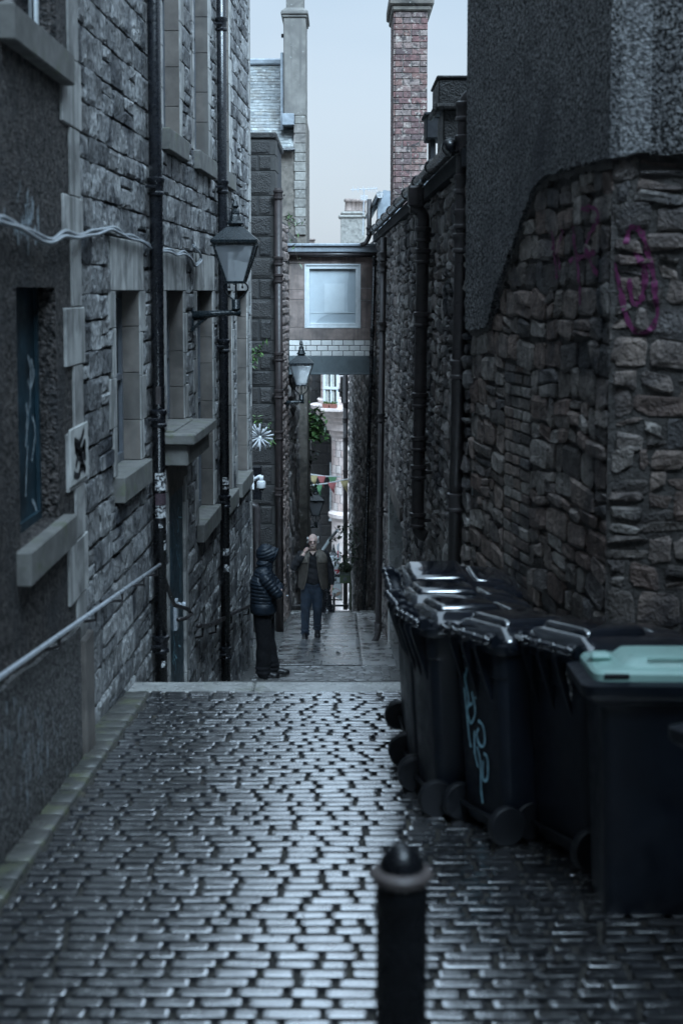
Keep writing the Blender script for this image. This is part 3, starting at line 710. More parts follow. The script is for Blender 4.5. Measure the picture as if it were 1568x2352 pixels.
def rough(pts, amp, step):
    out = []
    for (a, b), (c, d) in zip(pts, pts[1:]):
        n = max(1, int(sqrt((a - c) ** 2 + (b - d) ** 2) / step))
        for k in range(n):
            t = k / n; out.append((a + (c - a) * t + (U(-amp, amp) if k else 0), b + (d - b) * t + (U(-amp, amp) if k else 0)))
    out.append(pts[-1]); return out
edge1 = [h1(*p) for p in ((1384, 372), (1330, 384), (1275, 402), (1242, 432), (1216, 500), (1188, 575), (1164, 640), (1148, 690), (1132, 752), (1100, 758))] + [(RW1.L, h1(1062, 752)[1])]
under1 = rough([(max(0, u) + .02, z - U(.02, .06)) for u, z in edge1], .02, .035)
poly1 = rough([(max(0, u), z) for u, z in edge1], .016, .035) + [(RW1.L, ZT - .1), (-.09, ZT - .1), (-.09, edge1[0][1])]
mb = MB(); mb.prism(poly1, .0, .062, RW1.F); add('harling', mb, M['harl'], hb)
mb = MB(); mb.prism(under1 + [(RW1.L, ZT - .2), (-.05, ZT - .2), (-.05, under1[0][1])], -.01, .030, RW1.F); add('undercoat', mb, M['rubble_mortar'], hb)
def inside(poly, x, y):
    c = False; j = len(poly) - 1
    for i in range(len(poly)):
        if (poly[i][1] > y) != (poly[j][1] > y) and x < (poly[j][0] - poly[i][0]) * (y - poly[i][1]) / (poly[j][1] - poly[i][1]) + poly[i][0]: c = not c
        j = i
    return c
zb0 = h0(1400, 372)[1]; ub = h0(1500, 300)[0]
edge0 = rough([(0, zb0), (ub, zb0 + .03), (.9, zb0 - .02), (RW0.L, zb0 + .1)], .012, .05)
strip = rough([(0.012, zb0 + .02), (ub, zb0 + .04)], .01, .04)
mb = MB(); mb.prism([p for p in edge0 if p[0] >= ub - .01] + [(RW0.L, ZT - .1), (ub, ZT - .1)], 0, .060, RW0.F); add('harling', mb, M['harl'], hb)
mb = MB(); mb.prism(strip + [(ub - .004, ZT - .1), (0.0, ZT - .1)], 0, .066, RW0.F); add('render_strip', mb, M['harl_pale'], hb, label='paler render strip')
bi = (h1(1160, 900)[0], h1(1219, 900)[0]); bi = (min(bi), max(bi)); bz = h1(1190, 838)[1]
obsR = [(bi[0], bi[1], ZB, bz)]
q1 = courses(0.01, RW1.L, ZB + .05, zb0 + .2, obsR, (.09, .20), (.12, .36), .020, .016, .2, .02, keep=lambda u, z: not inside(poly1, u, z))
bq = courses(bi[0], bi[1], ZB, bz, [], (.075, .09), (.16, .24), .014, .004)
q0 = courses(0.01, RW0.L, ZB + .05, zb0 + .02, [], (.09, .21), (.10, .30), .028, .018, .25, .03)
lay(hb, 'stone', 'stones', [(WR1, q1, M['rubble'], dict(proud=(.004, .030), amp=.011, rc=.13, edge=.5, ins=(.17, .83), base=-.04, jit=.006)),
                            (WR0, q0, M['rubble'], dict(proud=(.006, .030), amp=.010, rc=.16, edge=.5, ins=(.16, .84), base=-.02, jit=.010)),
                            (RW1.F, bq, M['rubble'], dict(proud=(.004, .014), amp=.005, rc=.08, edge=.5, ins=(.15, .85), base=-.04))], collect=RC)

# ------------------------------------------------------------------ right: long rubble building beyond
rb = thing('rubble_building', 'tall dark rubble wall building with brown downpipes and black gutter', 'building')
GUT = 1.08
ro = (RW2.u(925, 1190), RW2.u(894, 1118), -7, -3.2)
core_wall('wall', RW2, 0, RW2.L, -14, GUT + .0, [ro], M['rubble_mortar'], rb, .5, -.03)
mb = MB(); a, b, c, d_ = ro
mb.quad(RW2.P(a, -7, -.45), RW2.P(b, -7, -.45), RW2.P(b, d_, -.45), RW2.P(a, d_, -.45)); dw = add('doorway', mb, M['doorblue'], rb)
mb = MB(); mb.bbox(b - .14, b - .002, -7, d_ - .02, -.44, .02, .01, RW2.F); add('jamb_post', mb, M['kerbslab'], dw)
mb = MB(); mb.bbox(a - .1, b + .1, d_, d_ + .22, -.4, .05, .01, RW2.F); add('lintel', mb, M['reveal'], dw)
mb = MB(); mb.bbox(a + 1.2, a + 1.32, -7, d_, -.44, -.1, .01, RW2.F); add('door_post', mb, M['frame_grey'], dw)
ob2 = [(a - .1, b + .1, -8, d_ + .23)]
q2 = courses(0, 19.5, -7.2, GUT - .12, ob2, (.10, .20), (.13, .38), .024, .014, .25, .016)
q3 = courses(19.5, RW2.L, -14, GUT - .12, [], (.22, .42), (.3, .8), .04, .02, .2, .03)
kw2 = dict(proud=(.004, .042), amp=.016, rc=.2, edge=.25, ins=(.28, .72), base=-.04, jit=.006)
lay(rb, 'stone', 'stones', [(WR2, q2, M['rubble_far'], kw2), (WR2, q3, M['rubble_far'], dict(kw2, proud=(.03, .07)))])
# eaves board, slated roof slope, gutter
mb = MB(); mb.box(0, 17.6, GUT - .11, GUT + .03, -.02, .06, RW2.F); add('fascia', mb, M['dark'], rb)
mb = MB(); mb.quad(RW2.P(0, GUT + .04, .05), RW2.P(17.6, GUT + .04, .05), RW2.P(17.6, GUT + 2.6, -4.0), RW2.P(0, GUT + 2.6, -4.0)); add('roof', mb, M['slate'], rb)
gm = MB(); n = 8
for k in range(n):
    a0, a1 = pi + pi * k / n, pi + pi * (k + 1) / n
    for r in (.062, .055):
        pa, pb = (.13 + r * cos(a0), GUT + .06 + r * sin(a0)), (.13 + r * cos(a1), GUT + .06 + r * sin(a1))
        gm.quad(RW2.P(.1, pa[1], pa[0]), RW2.P(17.4, pa[1] - .0, pa[0]), RW2.P(17.4, pb[1], pb[0]), RW2.P(.1, pb[1], pb[0]))
gut = add('gutter', gm, M['iron'], rb, smooth=True)
for k in range(10):
    mb = MB(); uu = .3 + k * 1.8; c = RW2.P(uu, GUT + .06, .13)
    mb.lathe([(.068, -.04), (.072, -.03), (.072, .03), (.068, .04)], c, 12, pi * .5 if False else 0, 2 * pi if False else 2 * pi, ax=(RW2.t.x, RW2.t.y, 0)); add('gutter_joint', mb, M['iron'], gut, smooth=True)

# ---- brick chimney on the wall head
CH = thing('brick_chimney', 'tall red brick chimney with stone cap rising above the gutter', 'chimney')
xd = 22.3; cx0, cx1 = at(906, 300, xd).x, at(981, 300, xd).x; cz0, cz1 = GUT + .05, at(940, 26, xd).z
mb = MB(); mb.box(cx0 + .006, cx1 - .006, xd + .006, xd + 1.34, cz0 - .4, cz1); add('core', mb, M['brickmortar'], CH)
FCh = Wall((cx0, xd), (cx1, xd), 1); FSd = Wall((cx0, xd + 1.34), (cx0, xd), -1)
W_ = cx1 - cx0; nr = 37; hh = (cz1 - cz0 + .3) / nr; sideb = MB()
for r in range(nr):
    z = cz0 - .3 + r * hh
    pat = [.5, .5] if r % 2 == 0 else [.24, .52, .24]
    if r % 5 == 3: pat = [.25, .25, .25, .25]
    x = 0
    for f in pat:
        mb = MB(); mb.rnd = random.random(); j = lambda: U(-.003, .003)
        mb.bbox(x + .006 + j(), x + f * W_ - .006 + j(), z + .006 + j(), z + hh - .006 + j(), -.02, .007 + U(0, .006), .004, FCh.F); add('brick', mb, M['brick'], CH); x += f * W_
    x = 0
    while x < 1.33:
        L = .225 if r % 2 else (.11 if x == 0 else .225); L = min(L, 1.34 - x); sideb.rnd = random.random()
        sideb.bbox(x + .005, x + L - .005, z + .006, z + hh - .006, -.02, .009, .003, FSd.F); x += L
add('side_bricks', sideb, M['brick'], CH, kind='stuff')
mb = MB(); mb.bbox(cx0 - .05, cx1 + .05, xd - .05, xd + 1.4, cz1 + .003, cz1 + .09, .02); mb.bbox(cx0 - .09, cx1 + .09, xd - .09, xd + 1.44, cz1 + .09, cz1 + .26, .02); mb.bbox(cx0 - .02, cx1 + .02, xd - .02, xd + 1.38, cz1 + .26, cz1 + .5, .05); add('cap', mb, M['lichen'], CH)
mb = MB(); mb.bbox(cx0 - .02, cx0 + .14, xd - .03, xd + 1.0, cz0 - .1, cz0 + .16, .01); mb.bbox(cx1 - .12, cx1 + .3, xd - .05, xd + .3, cz0 + .3, cz0 + .62, .02); add('lead_flashing', mb, M['lead'], CH)

# ---- dark stone chimney head with moulded cornice and lead pieces beside the harled gable
dc = thing('stone_chimney_head', 'stubby dark stone chimney with moulded cap beside the roughcast gable', 'chimney')
yd = 15.2; p = lambda px, py, d=yd: at(px, py, d)
mb = MB(); x0, x1 = p(1017, 300).x, p(1110, 300).x; zt, zm = p(1017, 182).z, p(1017, 250).z
mb.bbox(x0, x1, yd, yd + .9, GUT - .3, zm, .02); dcs = add('shaft', mb, M['ashlar'], dc)
mb = MB(); e = .055; mb.bbox(x0 - e, x1 + e, yd - e, yd + .95, zm + .03, zt, .015); mb.tube([(x0 - e - .015, yd - e, zm + .02), (x1 + e, yd - e, zm + .02)], .035, 8); mb.tube([(x0 - e - .015, yd - e, zm + .02), (x0 - e - .015, yd + .95, zm + .02)], .035, 8); mb.bbox(x0 - e - .02, x1 + e, yd - e - .02, yd + .97, zt, zt + .03, .01); add('cap', mb, M['ashlar'], dc)
vb = MB(); yv = 17.5; x0, x1 = at(979, 300, yv).x, at(1030, 300, yv).x; vb.bbox(x0, x1, yv, yv + .6, at(990, 318, yv).z, at(990, 264, yv).z, .015); vb.bbox(x0 - .03, x1, yv - .04, yv + .64, at(990, 264, yv).z, at(990, 258, yv).z, .005); vb.bbox(x0 + .05, x0 + .12, yv + .1, yv + .5, GUT, at(990, 318, yv).z, .01)
tag(add('roof_vent_box', vb, M['dark'], None), 'dark timber roof box between the brick chimney and the gable', 'roof box')
lf = MB(); yl = 18.6
lf.prism([(at(974, 400, yl).x, at(974, 420, yl).z), (at(1014, 400, yl).x, at(1014, 408, yl).z), (at(1014, 350, yl).x, at(1014, 345, yl).z), (at(985, 370, yl).x, at(985, 372, yl).z)], 0, .25, lambda u, v, n: Vector((u, yl + n, v)))
tag(add('lead_hip', lf, M['lead'], None), 'pale lead roof hip beside the foot of the brick chimney', 'roof flashing')
lf = MB(); yl = 26.6
lf.prism([(at(866, 500, yl).x, GUT - .05), (at(903, 500, yl).x, GUT - .05), (at(903, 440, yl).x, at(903, 440, yl).z), (at(880, 440, yl).x, at(880, 436, yl).z), (at(868, 462, yl).x, at(868, 462, yl).z)], 0, .8, lambda u, v, n: Vector((u, yl + n, v)))
tag(add('lead_dormer', lf, M['lead'], None), 'small lead-clad dormer at the end of the right-hand gutter', 'dormer')

# ------------------------------------------------------------------ left beyond: sooty ashlar block
ab = thing('ashlar_building', 'sooty squared ashlar building end beyond the tenement corner', 'building')
yb = 25.0; ax1 = at(632, 700, yb).x; ax0 = ax1 - 2.2
AF = Wall((ax0, yb), (ax1, yb), 1); AS = Wall((ax1, yb), (-1.06, 28.0), 1)
ztop = at(600, 319, yb).z
mb = MB(); mb.box(ax0, ax1 - .004, yb + .004, yb + 2.9, -7, ztop); add('core', mb, M['mortar'], ab)
rowp = [319, 356, 392, 449, 495, 543, 591, 640, 687, 733, 782, 813, 851, 888, 927, 970, 1020, 1067, 1113, 1161, 1204, 1252, 1300, 1346, 1392, 1440, 1475]
uj = lambda px: AF.u(px)
for k, (pa, pb) in enumerate(zip(rowp, rowp[1:])):
    za, zb_ = at(600, pa, yb).z, at(600, pb, yb).z
    cuts = [AF.L - 1.5, AF.L - .9, AF.L] if k % 2 == 0 else [AF.L - 1.3, AF.L - .66, uj(594), AF.L]
    if k % 4 == 2: cuts = [AF.L - 1.2, AF.L - .55, AF.L]
    for a, b in zip(cuts, cuts[1:]):
        last = b == AF.L
        mb = MB(); mb.rnd = random.random(); mb.bbox(a + .006, b - .0 if last else b - .006, zb_ + .006, za - .006, -.03, .012, .004, AF.F); blk = add('ashlar_block', mb, M['ashlar_margin'], ab)
        mb = MB(); mb.stone(AF.F, [(a + .02, zb_ + .02), (b - (.07 if last else .02), zb_ + .02), (b - (.07 if last else .02), za - .02), (a + .02, za - .02)], .03, .006, random.random(), .03, .5, (.12, .88), .0); add('rock_face', mb, M['ashlar'], blk)
    if True:
        mb = MB(); mb.rnd = random.random(); w_ = (.5, .8)[k % 2]; mb.bbox(.0, w_, zb_ + .006, za - .006, -.03, .012, .004, AS.F); add('ashlar_block', mb, M['ashlar_margin'], ab)
mb = MB(); mb.bbox(ax0, ax1 + .04, yb - .05, yb + 2.9, ztop + .003, ztop + .11, .02); add('coping', mb, M['ashlar'], ab)
mb = MB(); mb.box(.5, AS.L, -7, at(655, 510, 27).z, -.3, .0, AS.F); add('side_wall', mb, M['rubble_mortar'], ab)
sq = courses(.82, AS.L, -7, at(655, 515, 27).z, [], (.12, .22), (.2, .4), .02, .01, .2, .01)
mb = MB()
for q in sq: mb.stone(AS.F, q, U(.02, .05), .012, random.random(), .15, .3, (.27, .73), -.02)
add('side_stones', mb, M['pinkdark'], ab, kind='stuff')

# ---- lane wall that runs on under the bridge
L3 = Wall((-1.06, 28.0), (-1.02, 46), 1)
lw = thing('lane_wall', 'rubble lane wall passing under the bridge with ivy on it', 'wall')
mb = MB(); mb.box(0, L3.L, -14, -1.2, -.4, 0, L3.F); mb.box(1.7, L3.L, -1.2, 1.2, -.4, 0, L3.F); add('core', mb, M['rubble_mortar'], lw)
sq = courses(0, L3.L, -13, -1.2, [], (.2, .4), (.3, .7), .03, .02, .2, .02); mb = MB()
for q in sq: mb.stone(L3.F, q, U(.02, .06), .02, random.random(), .15, .3, (.27, .73), -.02)
add('stones', mb, M['rubble_far'], lw, kind='stuff')

# ------------------------------------------------------------------ slated house with tall chimney behind
gh = thing('slated_house', 'slate-roofed house behind the ashlar block with stone quoins', 'house')
yh = 34.0; P3 = lambda px, py, d=yh: at(px, py, d)
gx0, gx1 = P3(540, 400).x - 1.5, P3(704, 400).x; gz = P3(640, 345).z
xq0_ = P3(679, 400).x; mb = MB(); mb.box(gx0, gx1, yh, yh + 3, -10, gz); mb.box(xq0_, gx1, yh + .1, yh + 3, gz, P3(648, 270).z); add('wall', mb, M['lichen'], gh)
xq0, xq1 = P3(677, 400).x, P3(702, 400).x
py = 266; k = 0
while py < 520:
    h = U(19, 23); mb = MB(); mb.rnd = random.random(); e = .02 * (k % 2)
    mb.bbox(xq0 - e, xq1, yh - .05, yh + .4, P3(690, py + h).z + .004, P3(690, py).z - .004, .012); add('skew_stone', mb, M['quoin'], gh); py += h; k += 1
# roof slope facing the lane head
ry1 = yh + 1.9; ezr, rzr = P3(640, 346).z, at(620, 148, ry1).z
rx0, rx1 = gx0, xq0 - .02
RF = lambda u, v, n: Vector((u, yh - .1 + (ry1 - yh + .1) * v - n * .75, ezr + (rzr - ezr) * v + n * .6))
mb = MB(); mb.quad(RF(rx0, 0, 0), RF(rx1, 0, 0), RF(rx1, 1, 0), RF(rx0, 1, 0)); rf = add('roof', mb, M['slate'], gh)
nr = 28; xa = P3(566, 300).x
for r in range(nr):
    v0, v1 = r / nr, (r + 1.25) / nr; x = xa - random.random() * .15; xe = rx1 if r < 9 else P3(657, 250).x + .25
    while x < xe - .04:
        L = U(.15, .24); L = min(L, xe - x); mb = MB(); mb.rnd = random.random()
        a, b, c, e = RF(x + .004, v0 + U(-.004, .004), .022), RF(x + L - .004, v0 + U(-.004, .004), .022), RF(x + L - .004, min(v1, 1), .008), RF(x + .004, min(v1, 1), .008)
        i = [mb.vert(q) for q in (a, b, c, e)]; dn = Vector((0, .012, -.018)); j = [mb.vert(q + dn) for q in (a, b)]
        mb.face(*i); mb.face(i[0], j[0], j[1], i[1]); add('slate', mb, M['slate'], rf); x += L
mb = MB(); mb.bbox(xa - 2, P3(652, 140, ry1).x + .1, ry1 - .12, ry1 + .12, rzr - .02, rzr + .13, .03); mb.bbox(P3(653, 200, ry1).x - .02, P3(653, 200, ry1).x + .05, yh + .1, ry1 + .1, ezr + .5, rzr, .01); add('lead_ridge', mb, M['lead'], rf)
mb = MB(); zq = P3(660, 300).z; mb.bbox(P3(648, 300).x, xq0 - .01, yh - .12, yh + .5, P3(660, 288).z, P3(660, 262).z, .01); add('lead_apron', mb, M['lead'], rf)
mb = MB(); mb.bbox(P3(632, 400).x, P3(644, 400).x, yh - .06, yh, P3(640, 480).z, P3(640, 350).z, .01); add('slate_hanging', mb, M['slate'], gh)
mb = MB(); mb.tube([P3(628, 347) + Vector((0, -.15, 0)), P3(678, 345) + Vector((0, -.15, 0))], .05, 8); add('gutter', mb, M['iron'], gh)
tc_ = thing('rendered_chimney', 'tall slim cement-rendered chimney stack above the slate roof', 'chimney')
kx0, kx1 = P3(651, 100).x, P3(702, 100).x; kz0, kz1 = P3(670, 266).z, P3(670, 40).z
mb = MB(); mb.bbox(kx0, kx1, yh - .02, yh + 1.5, kz0, kz1, .02); add('shaft', mb, M['render_grey'], tc_)
mb = MB(); mb.bbox(kx0 - .03, kx1 + .03, yh - .05, yh + 1.53, kz1, kz1 + .06, .015); mb.bbox(kx0 - .06, kx1 + .06, yh - .08, yh + 1.56, kz1 + .06, kz1 + .14, .02)
a = [(kx0 - .05, yh - .07), (kx1 + .05, yh - .07), (kx1 + .05, yh + 1.55), (kx0 - .05, yh + 1.55)]; b = [(kx0 + .06, yh + .06), (kx1 - .06, yh + .06), (kx1 - .06, yh + 1.4), (kx0 + .06, yh + 1.4)]
mb.loft([[Vector((x, y, kz1 + .14)) for x, y in a], [Vector((x, y, kz1 + .24)) for x, y in b], [Vector((x, y, kz1 + .75)) for x, y in b]]); add('cap', mb, M['render_grey'], tc_)
mb = MB(); mb.bbox(kx0 - .06, kx0 + .0, yh + .2, yh + .3, P3(650, 82).z, P3(650, 74).z, .005); add('stub_bracket', mb, M['iron'], tc_)

# ------------------------------------------------------------------ enclosed bridge across the lane
br = thing('enclosed_bridge', 'enclosed footbridge with one large square window over white glazed tiles', 'bridge')
yb = 28.0; B = lambda px, py: at(px, py, yb); BW = Wall((B(663, 668).x, yb), (B(864, 668).x, yb), 1); bu = lambda px: BW.u(px)
bz = lambda py: at(760, py, yb).z
wx0, wx1, wz0, wz1 = bu(699), bu(828), bz(754), bz(606)
def slab(a, b, za, zb, m='pinkdark', n1=.02, nm='stone_slab', bv=.004):
    mb = MB(); mb.rnd = random.random(); mb.bbox(a + .003, b - .003, za + .003, zb - .003, -.16, n1, bv, BW.F); return add(nm, mb, M[m], br)
slab(0, BW.L, bz(606), bz(580)); 
for a, b in ((602, 690), (690, 722), (722, 784)): pass
for pa, pb in ((606, 666), (666, 688), (688, 752)): slab(0, wx0, bz(pb), bz(pa))
for pa, pb in ((606, 662), (662, 690), (690, 752)): slab(wx1, BW.L, bz(pb), bz(pa))
slab(0, BW.L, bz(781), bz(752))
ft = []; rows = [781, 793.5, 806, 818]
for r in range(3):
    x = -(.085 if r % 2 == 1 else 0.0); Lt = (bu(772) - bu(749)) * 1.08
    while x < BW.L - .01:
        a, b = max(0, x), min(x + Lt, BW.L); mb = MB(); mb.rnd = random.random()
        if b - a > .02: mb.bbox(a + .006, b - .006, bz(rows[r + 1]) + .006, bz(rows[r]) - .006, -.05, .016, .005, BW.F); add('glazed_brick', mb, M['whitetile'], br)
        x += Lt
mb = MB(); mb.box(0, BW.L, bz(818), bz(781), -.16, .004, BW.F); add('tile_backing', mb, M['mortar'], br)
mb = MB(); mb.bbox(0, BW.L, bz(860), bz(818) - .003, -.12, .03, .006, BW.F); mb.bbox(0, BW.L, bz(860), bz(860) + .03, -.3, .07, .005, BW.F); add('beam', mb, M['beam'], br)
mb = MB(); mb.bbox(-.02, BW.L + .02, bz(580), bz(566), -.3, .16, .015, BW.F); mb.bbox(-.02, BW.L + .02, bz(566), bz(560), -1.9, .20, .01, BW.F); add('roof', mb, M['lead'], br)
mb = MB(); mb.tube([BW.P(0, bz(584), .10), BW.P(BW.L, bz(586), .10)], .045, 10); add('gutter', mb, M['pipebrown'], br, smooth=True)
mb = MB()
for s_ in (0, BW.L): mb.box(s_ - .05, s_ + .05, bz(860), bz(566), -1.8, -.16, BW.F)
mb.box(.05, BW.L - .05, bz(818), bz(790), -1.8, -.16, BW.F)
for a, b in ((.05, wx0), (wx1, BW.L - .05)): mb.box(a, b, bz(790), bz(566), -1.85, -1.7, BW.F)
mb.box(wx0, wx1, bz(790), wz0, -1.85, -1.7, BW.F); add('shell', mb, M['whitepaint'], br)
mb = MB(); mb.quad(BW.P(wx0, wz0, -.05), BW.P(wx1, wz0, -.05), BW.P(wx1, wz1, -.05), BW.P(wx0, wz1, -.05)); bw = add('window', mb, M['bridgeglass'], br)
mb = MB(); f1, f2 = .05, .115
for n1, n0, f, g in ((.03, -.06, 0, .035), (.012, -.06, .035, .10)):
    a, b, c, d_ = wx0 + f, wx1 - f, wz0 + f, wz1 - f; w_ = g - f
    mb.bbox(a, a + w_, c, d_, n0, n1, .006, BW.F); mb.bbox(b - w_, b, c, d_, n0, n1, .006, BW.F); mb.bbox(a + w_, b - w_, d_ - w_, d_, n0, n1, .006, BW.F); mb.bbox(a + w_, b - w_, c, c + w_, n0, n1, .006, BW.F)
add('window_frame', mb, M['whitepaint'], bw)
mb = MB(); mb.quad(BW.P(wx0, wz0, -.10), BW.P(wx1, wz0, -.10), BW.P(wx1, wz1, -.10), BW.P(wx0, wz1, -.10)); add('bounce_sheet', mb, M['bounce_sheet'], bw)  # added brightening sheet, hidden behind the opaque pane
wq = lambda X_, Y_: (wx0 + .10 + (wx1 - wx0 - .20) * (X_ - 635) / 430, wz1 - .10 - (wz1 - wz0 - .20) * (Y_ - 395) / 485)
mb = MB(); mb.prism([wq(*p_) for p_ in ((640, 880), (690, 880), (735, 835), (800, 805), (870, 795), (995, 792), (985, 640), (990, 520), (1008, 397), (640, 397))], -.05, -.044, BW.F); add('painted_reflection', mb, M['reflection'], bw)  # reflection in the glass, painted as a thin paler shape
mb = MB(); mb.prism([wq(*p_) for p_ in ((775, 780), (960, 780), (960, 525), (775, 525))], -.044, -.040, BW.F); mb.prism([wq(*p_) for p_ in ((642, 790), (1060, 790), (1060, 782), (642, 782))], -.044, -.038, BW.F); add('painted_reflection_pale', mb, M['reflection_pale'], bw)  # fainter reflected rectangle and band, painted paler still

# ------------------------------------------------------------------ far end: sooty block and pink turret across the street
fb = thing('dark_street_building', 'dark ashlar building beside the pink turret beyond the bridge', 'building')
yf = 60.0; fx0, fx1 = at(690, 900, yf).x, at(802, 900, yf).x; FW = Wall((fx0, yf), (fx1, yf), 1)
wz = (at(770, 1192, yf).z, at(770, 1062, yf).z); wu = (FW.u(757, 1100), FW.u(800, 1100))
core_wall('wall', FW, 0, FW.L, -14.2, -3.0, [], M['mortar'], fb, .4)
mb = MB(); mb.box(fx0, fx1, yf + .41, yf + 6, -14, -3.0); add('body', mb, M['mortar'], fb)
qf = courses(0, FW.L, -13.6, -3.0, [(wu[0] - .06, wu[1], wz[0] - .1, wz[1] + .1)], (.36, .5), (.5, .95), .02, .004)
for q in qf:
    mb = MB(); mb.stone(FW.F, q, U(.02, .035), .004, random.random(), .03, .6, (.12, .88), -.02); add('ashlar_block', mb, M['ashlar'], fb)
mb = MB(); mb.box(wu[0], wu[1], wz[0], wz[1], .0, .02, FW.F); w = add('window', mb, M['darkglass'], fb)
mb = MB(); zc = (wz[0] + wz[1]) / 2
mb.box(wu[0], wu[0] + .06, wz[0], wz[1], .02, .05, FW.F); mb.box(wu[0] + .06, wu[1], zc - .05, zc + .05, .02, .05, FW.F); mb.box(wu[0] - .04, wu[1], wz[0] - .08, wz[0], .02, .07, FW.F); add('window_frame', mb, M['whitepaint'], w)
mb = MB(); c = at(742, 1310, yf); mb.lathe([(.9, 0), (.9, .05), (1.05, .05), (1.05, 0)], c + Vector((0, -.02, -.3)), 24, 0, pi, ax=(0, -1, 0)); 
add('arch_moulding', mb, M['ashlar_margin'], fb)

pt = thing('pink_turret', 'pink sandstone corner turret with corbelled oriel seen under the bridge', 'building')
yt = 57.0; tcx = at(812, 1000, yt).x; tcy = yt + 1.3
T = lambda py: at(790, py, yt).z
rU = tcx - at(736, 900, yt).x; rL = tcx - at(761, 1150, yt).x
A0, A1 = pi * .78, 2 * pi + .0
def tur(prof, m, nm, par=pt, n=28): 
    mb = MB(); mb.rnd = U(.2, .9); mb.lathe(prof, (tcx, tcy, 0), n, pi * .7, pi * 2.05); return add(nm, mb, M[m], par, angle=30)
zz = -14; k = 0
while zz < T(1198) - .05:
    h = .3; tur([(rL - .012, zz), (rL, zz + .012), (rL, zz + h - .012), (rL - .012, zz + h)], 'pinkstone', 'base_course'); zz += h; k += 1
tur([(rL, T(1205)), (rL + .14, T(1196)), (rL + .14, T(1188)), (rL + .04, T(1184)), (rL, T(1180))], 'pinkstone', 'string_course')
zz = T(1180)
bl = []
while zz < T(1010):
    h = U(.26, .36); a = pi * .7; n_ = 0
    while a < pi * 2.05:
        da = U(.22, .42); mb = MB(); mb.rnd = random.random(); g_ = .012 / rL
        mb.lathe([(rL - .03, zz + .005), (rL, zz + .012), (rL, zz + h - .012), (rL - .03, zz + h - .005)], (tcx, tcy, 0), 3, a + g_, min(a + da, pi * 2.05) - g_); add('turret_block', mb, M['pinkstone'], pt, angle=30); a += da
    zz += h
tur([(rL - .035, T(1200)), (rL - .035, T(1000))], 'mortar', 'core')
tur([(rL, T(1012)), (rL + .10, T(1004)), (rL + .10, T(996)), (rL + .26, T(992)), (rL + .28, T(976)), (rL + .42, T(970)), (rL + .44, T(962)), (rL + .60, T(958)), (rL + .72, T(946)), (rL + .88, T(942)), (rL + .9, T(934)), (rU + .1, T(930)), (rU + .12, T(923)), (rU + .02, T(920)), (rU, T(917))], 'pinkstone', 'corbel')
zz = T(917)
for h in (.32, .3, .34, .36, .36, .36):
    # skip the window bay
    for s0, s1 in ((pi * .7, pi * 1.15 if zz > T(905) - .05 else pi * 1.35), (pi * 1.52, pi * 2.05)) if zz > T(915) + .6 else ((pi * .7, pi * 2.05),):
        a = s0
        while a < s1 - .02:
            da = min(U(.25, .4), s1 - a); mb = MB(); mb.rnd = random.random(); g_ = .01 / rU
            mb.lathe([(rU - .03, zz + .005), (rU, zz + .012), (rU, zz + h - .012), (rU - .03, zz + h - .005)], (tcx, tcy, 0), 3, a + g_, a + da - g_); add('turret_block', mb, M['pinkstone'], pt, angle=30); a += da
    zz += h
tur([(rU - .2, T(917)), (rU - .2, T(917) + 2.05), (.01, T(917) + 2.06)], 'dark', 'inner_drum')
# scalloped beads along the oriel foot
for k in range(14):
    a = pi * (.95 + .075 * k); mb = MB(); mb.ell((tcx + (rU + .10) * cos(a), tcy + (rU + .10) * sin(a), T(922)), (.06, .06, .05), None, 8, 6); add('bead', mb, M['pinkstone'], pt, smooth=True)
ww = Wall((at(744, 900, yt - .55).x, yt - .40), (at(778, 900, yt - .55).x, yt - .62), 1)
mb = MB(); zA, zB = T(935), T(852)
mb.quad(ww.P(0, zA, .02), ww.P(ww.L, zA, .02), ww.P(ww.L, zB, .02), ww.P(0, zB, .02)); w = add('window', mb, M['darkglass'], pt)
mb = MB(); zc = T(889)
for a, b in ((0, .09), (ww.L - .07, ww.L), (ww.L * .48, ww.L * .48 + .045)): mb.box(a, b, zA, zB, .02, .10, ww.F)
mb.box(0, ww.L, zc - .05, zc + .05, .03, .12, ww.F); add('window_frame', mb, M['whitepaint'], w)
mb = MB()
for a, b in ((.12, .24), (.36, .50)): 
    for k in range(4): mb.tube([ww.P(a + k * .03, zA, .045), ww.P(a + k * .03 - .01, zB, .045)], .016, 6)
add('curtain', mb, M['curtain'], w)
mb = MB(); mb.bbox(-.1, ww.L + .1, zA - .14, zA, -.3, .18, .02, ww.F); add('sill', mb, M['pinkstone'], w)
for k, (a, b) in enumerate(((-.02, .26), (.28, .62))):
    mb = MB(); z0 = zA + .002; mb.loft([[ww.P(a + .03, z0, .03), ww.P(b - .03, z0, .03), ww.P(b - .03, z0, .15), ww.P(a + .03, z0, .15)], [ww.P(a, z0 + .17, .01), ww.P(b, z0 + .17, .01), ww.P(b, z0 + .17, .18), ww.P(a, z0 + .17, .18)]])
    wb = thing('window_box', ('smaller terracotta trough on the turret window sill', 'longer terracotta trough with red flowers on the turret sill')[k], 'window box', group='terracotta window boxes')
    add('trough', mb, M['terracotta'], wb); mb = MB()
    for i in range(26): mb.leaf(ww.P(U(a + .03, b - .03), z0 + .16, .1), (U(-.6, .6), U(-.6, .3), 1), (0, 1, 0), U(.08, .16), .05)
    add('foliage', mb, M['leaf'], wb)
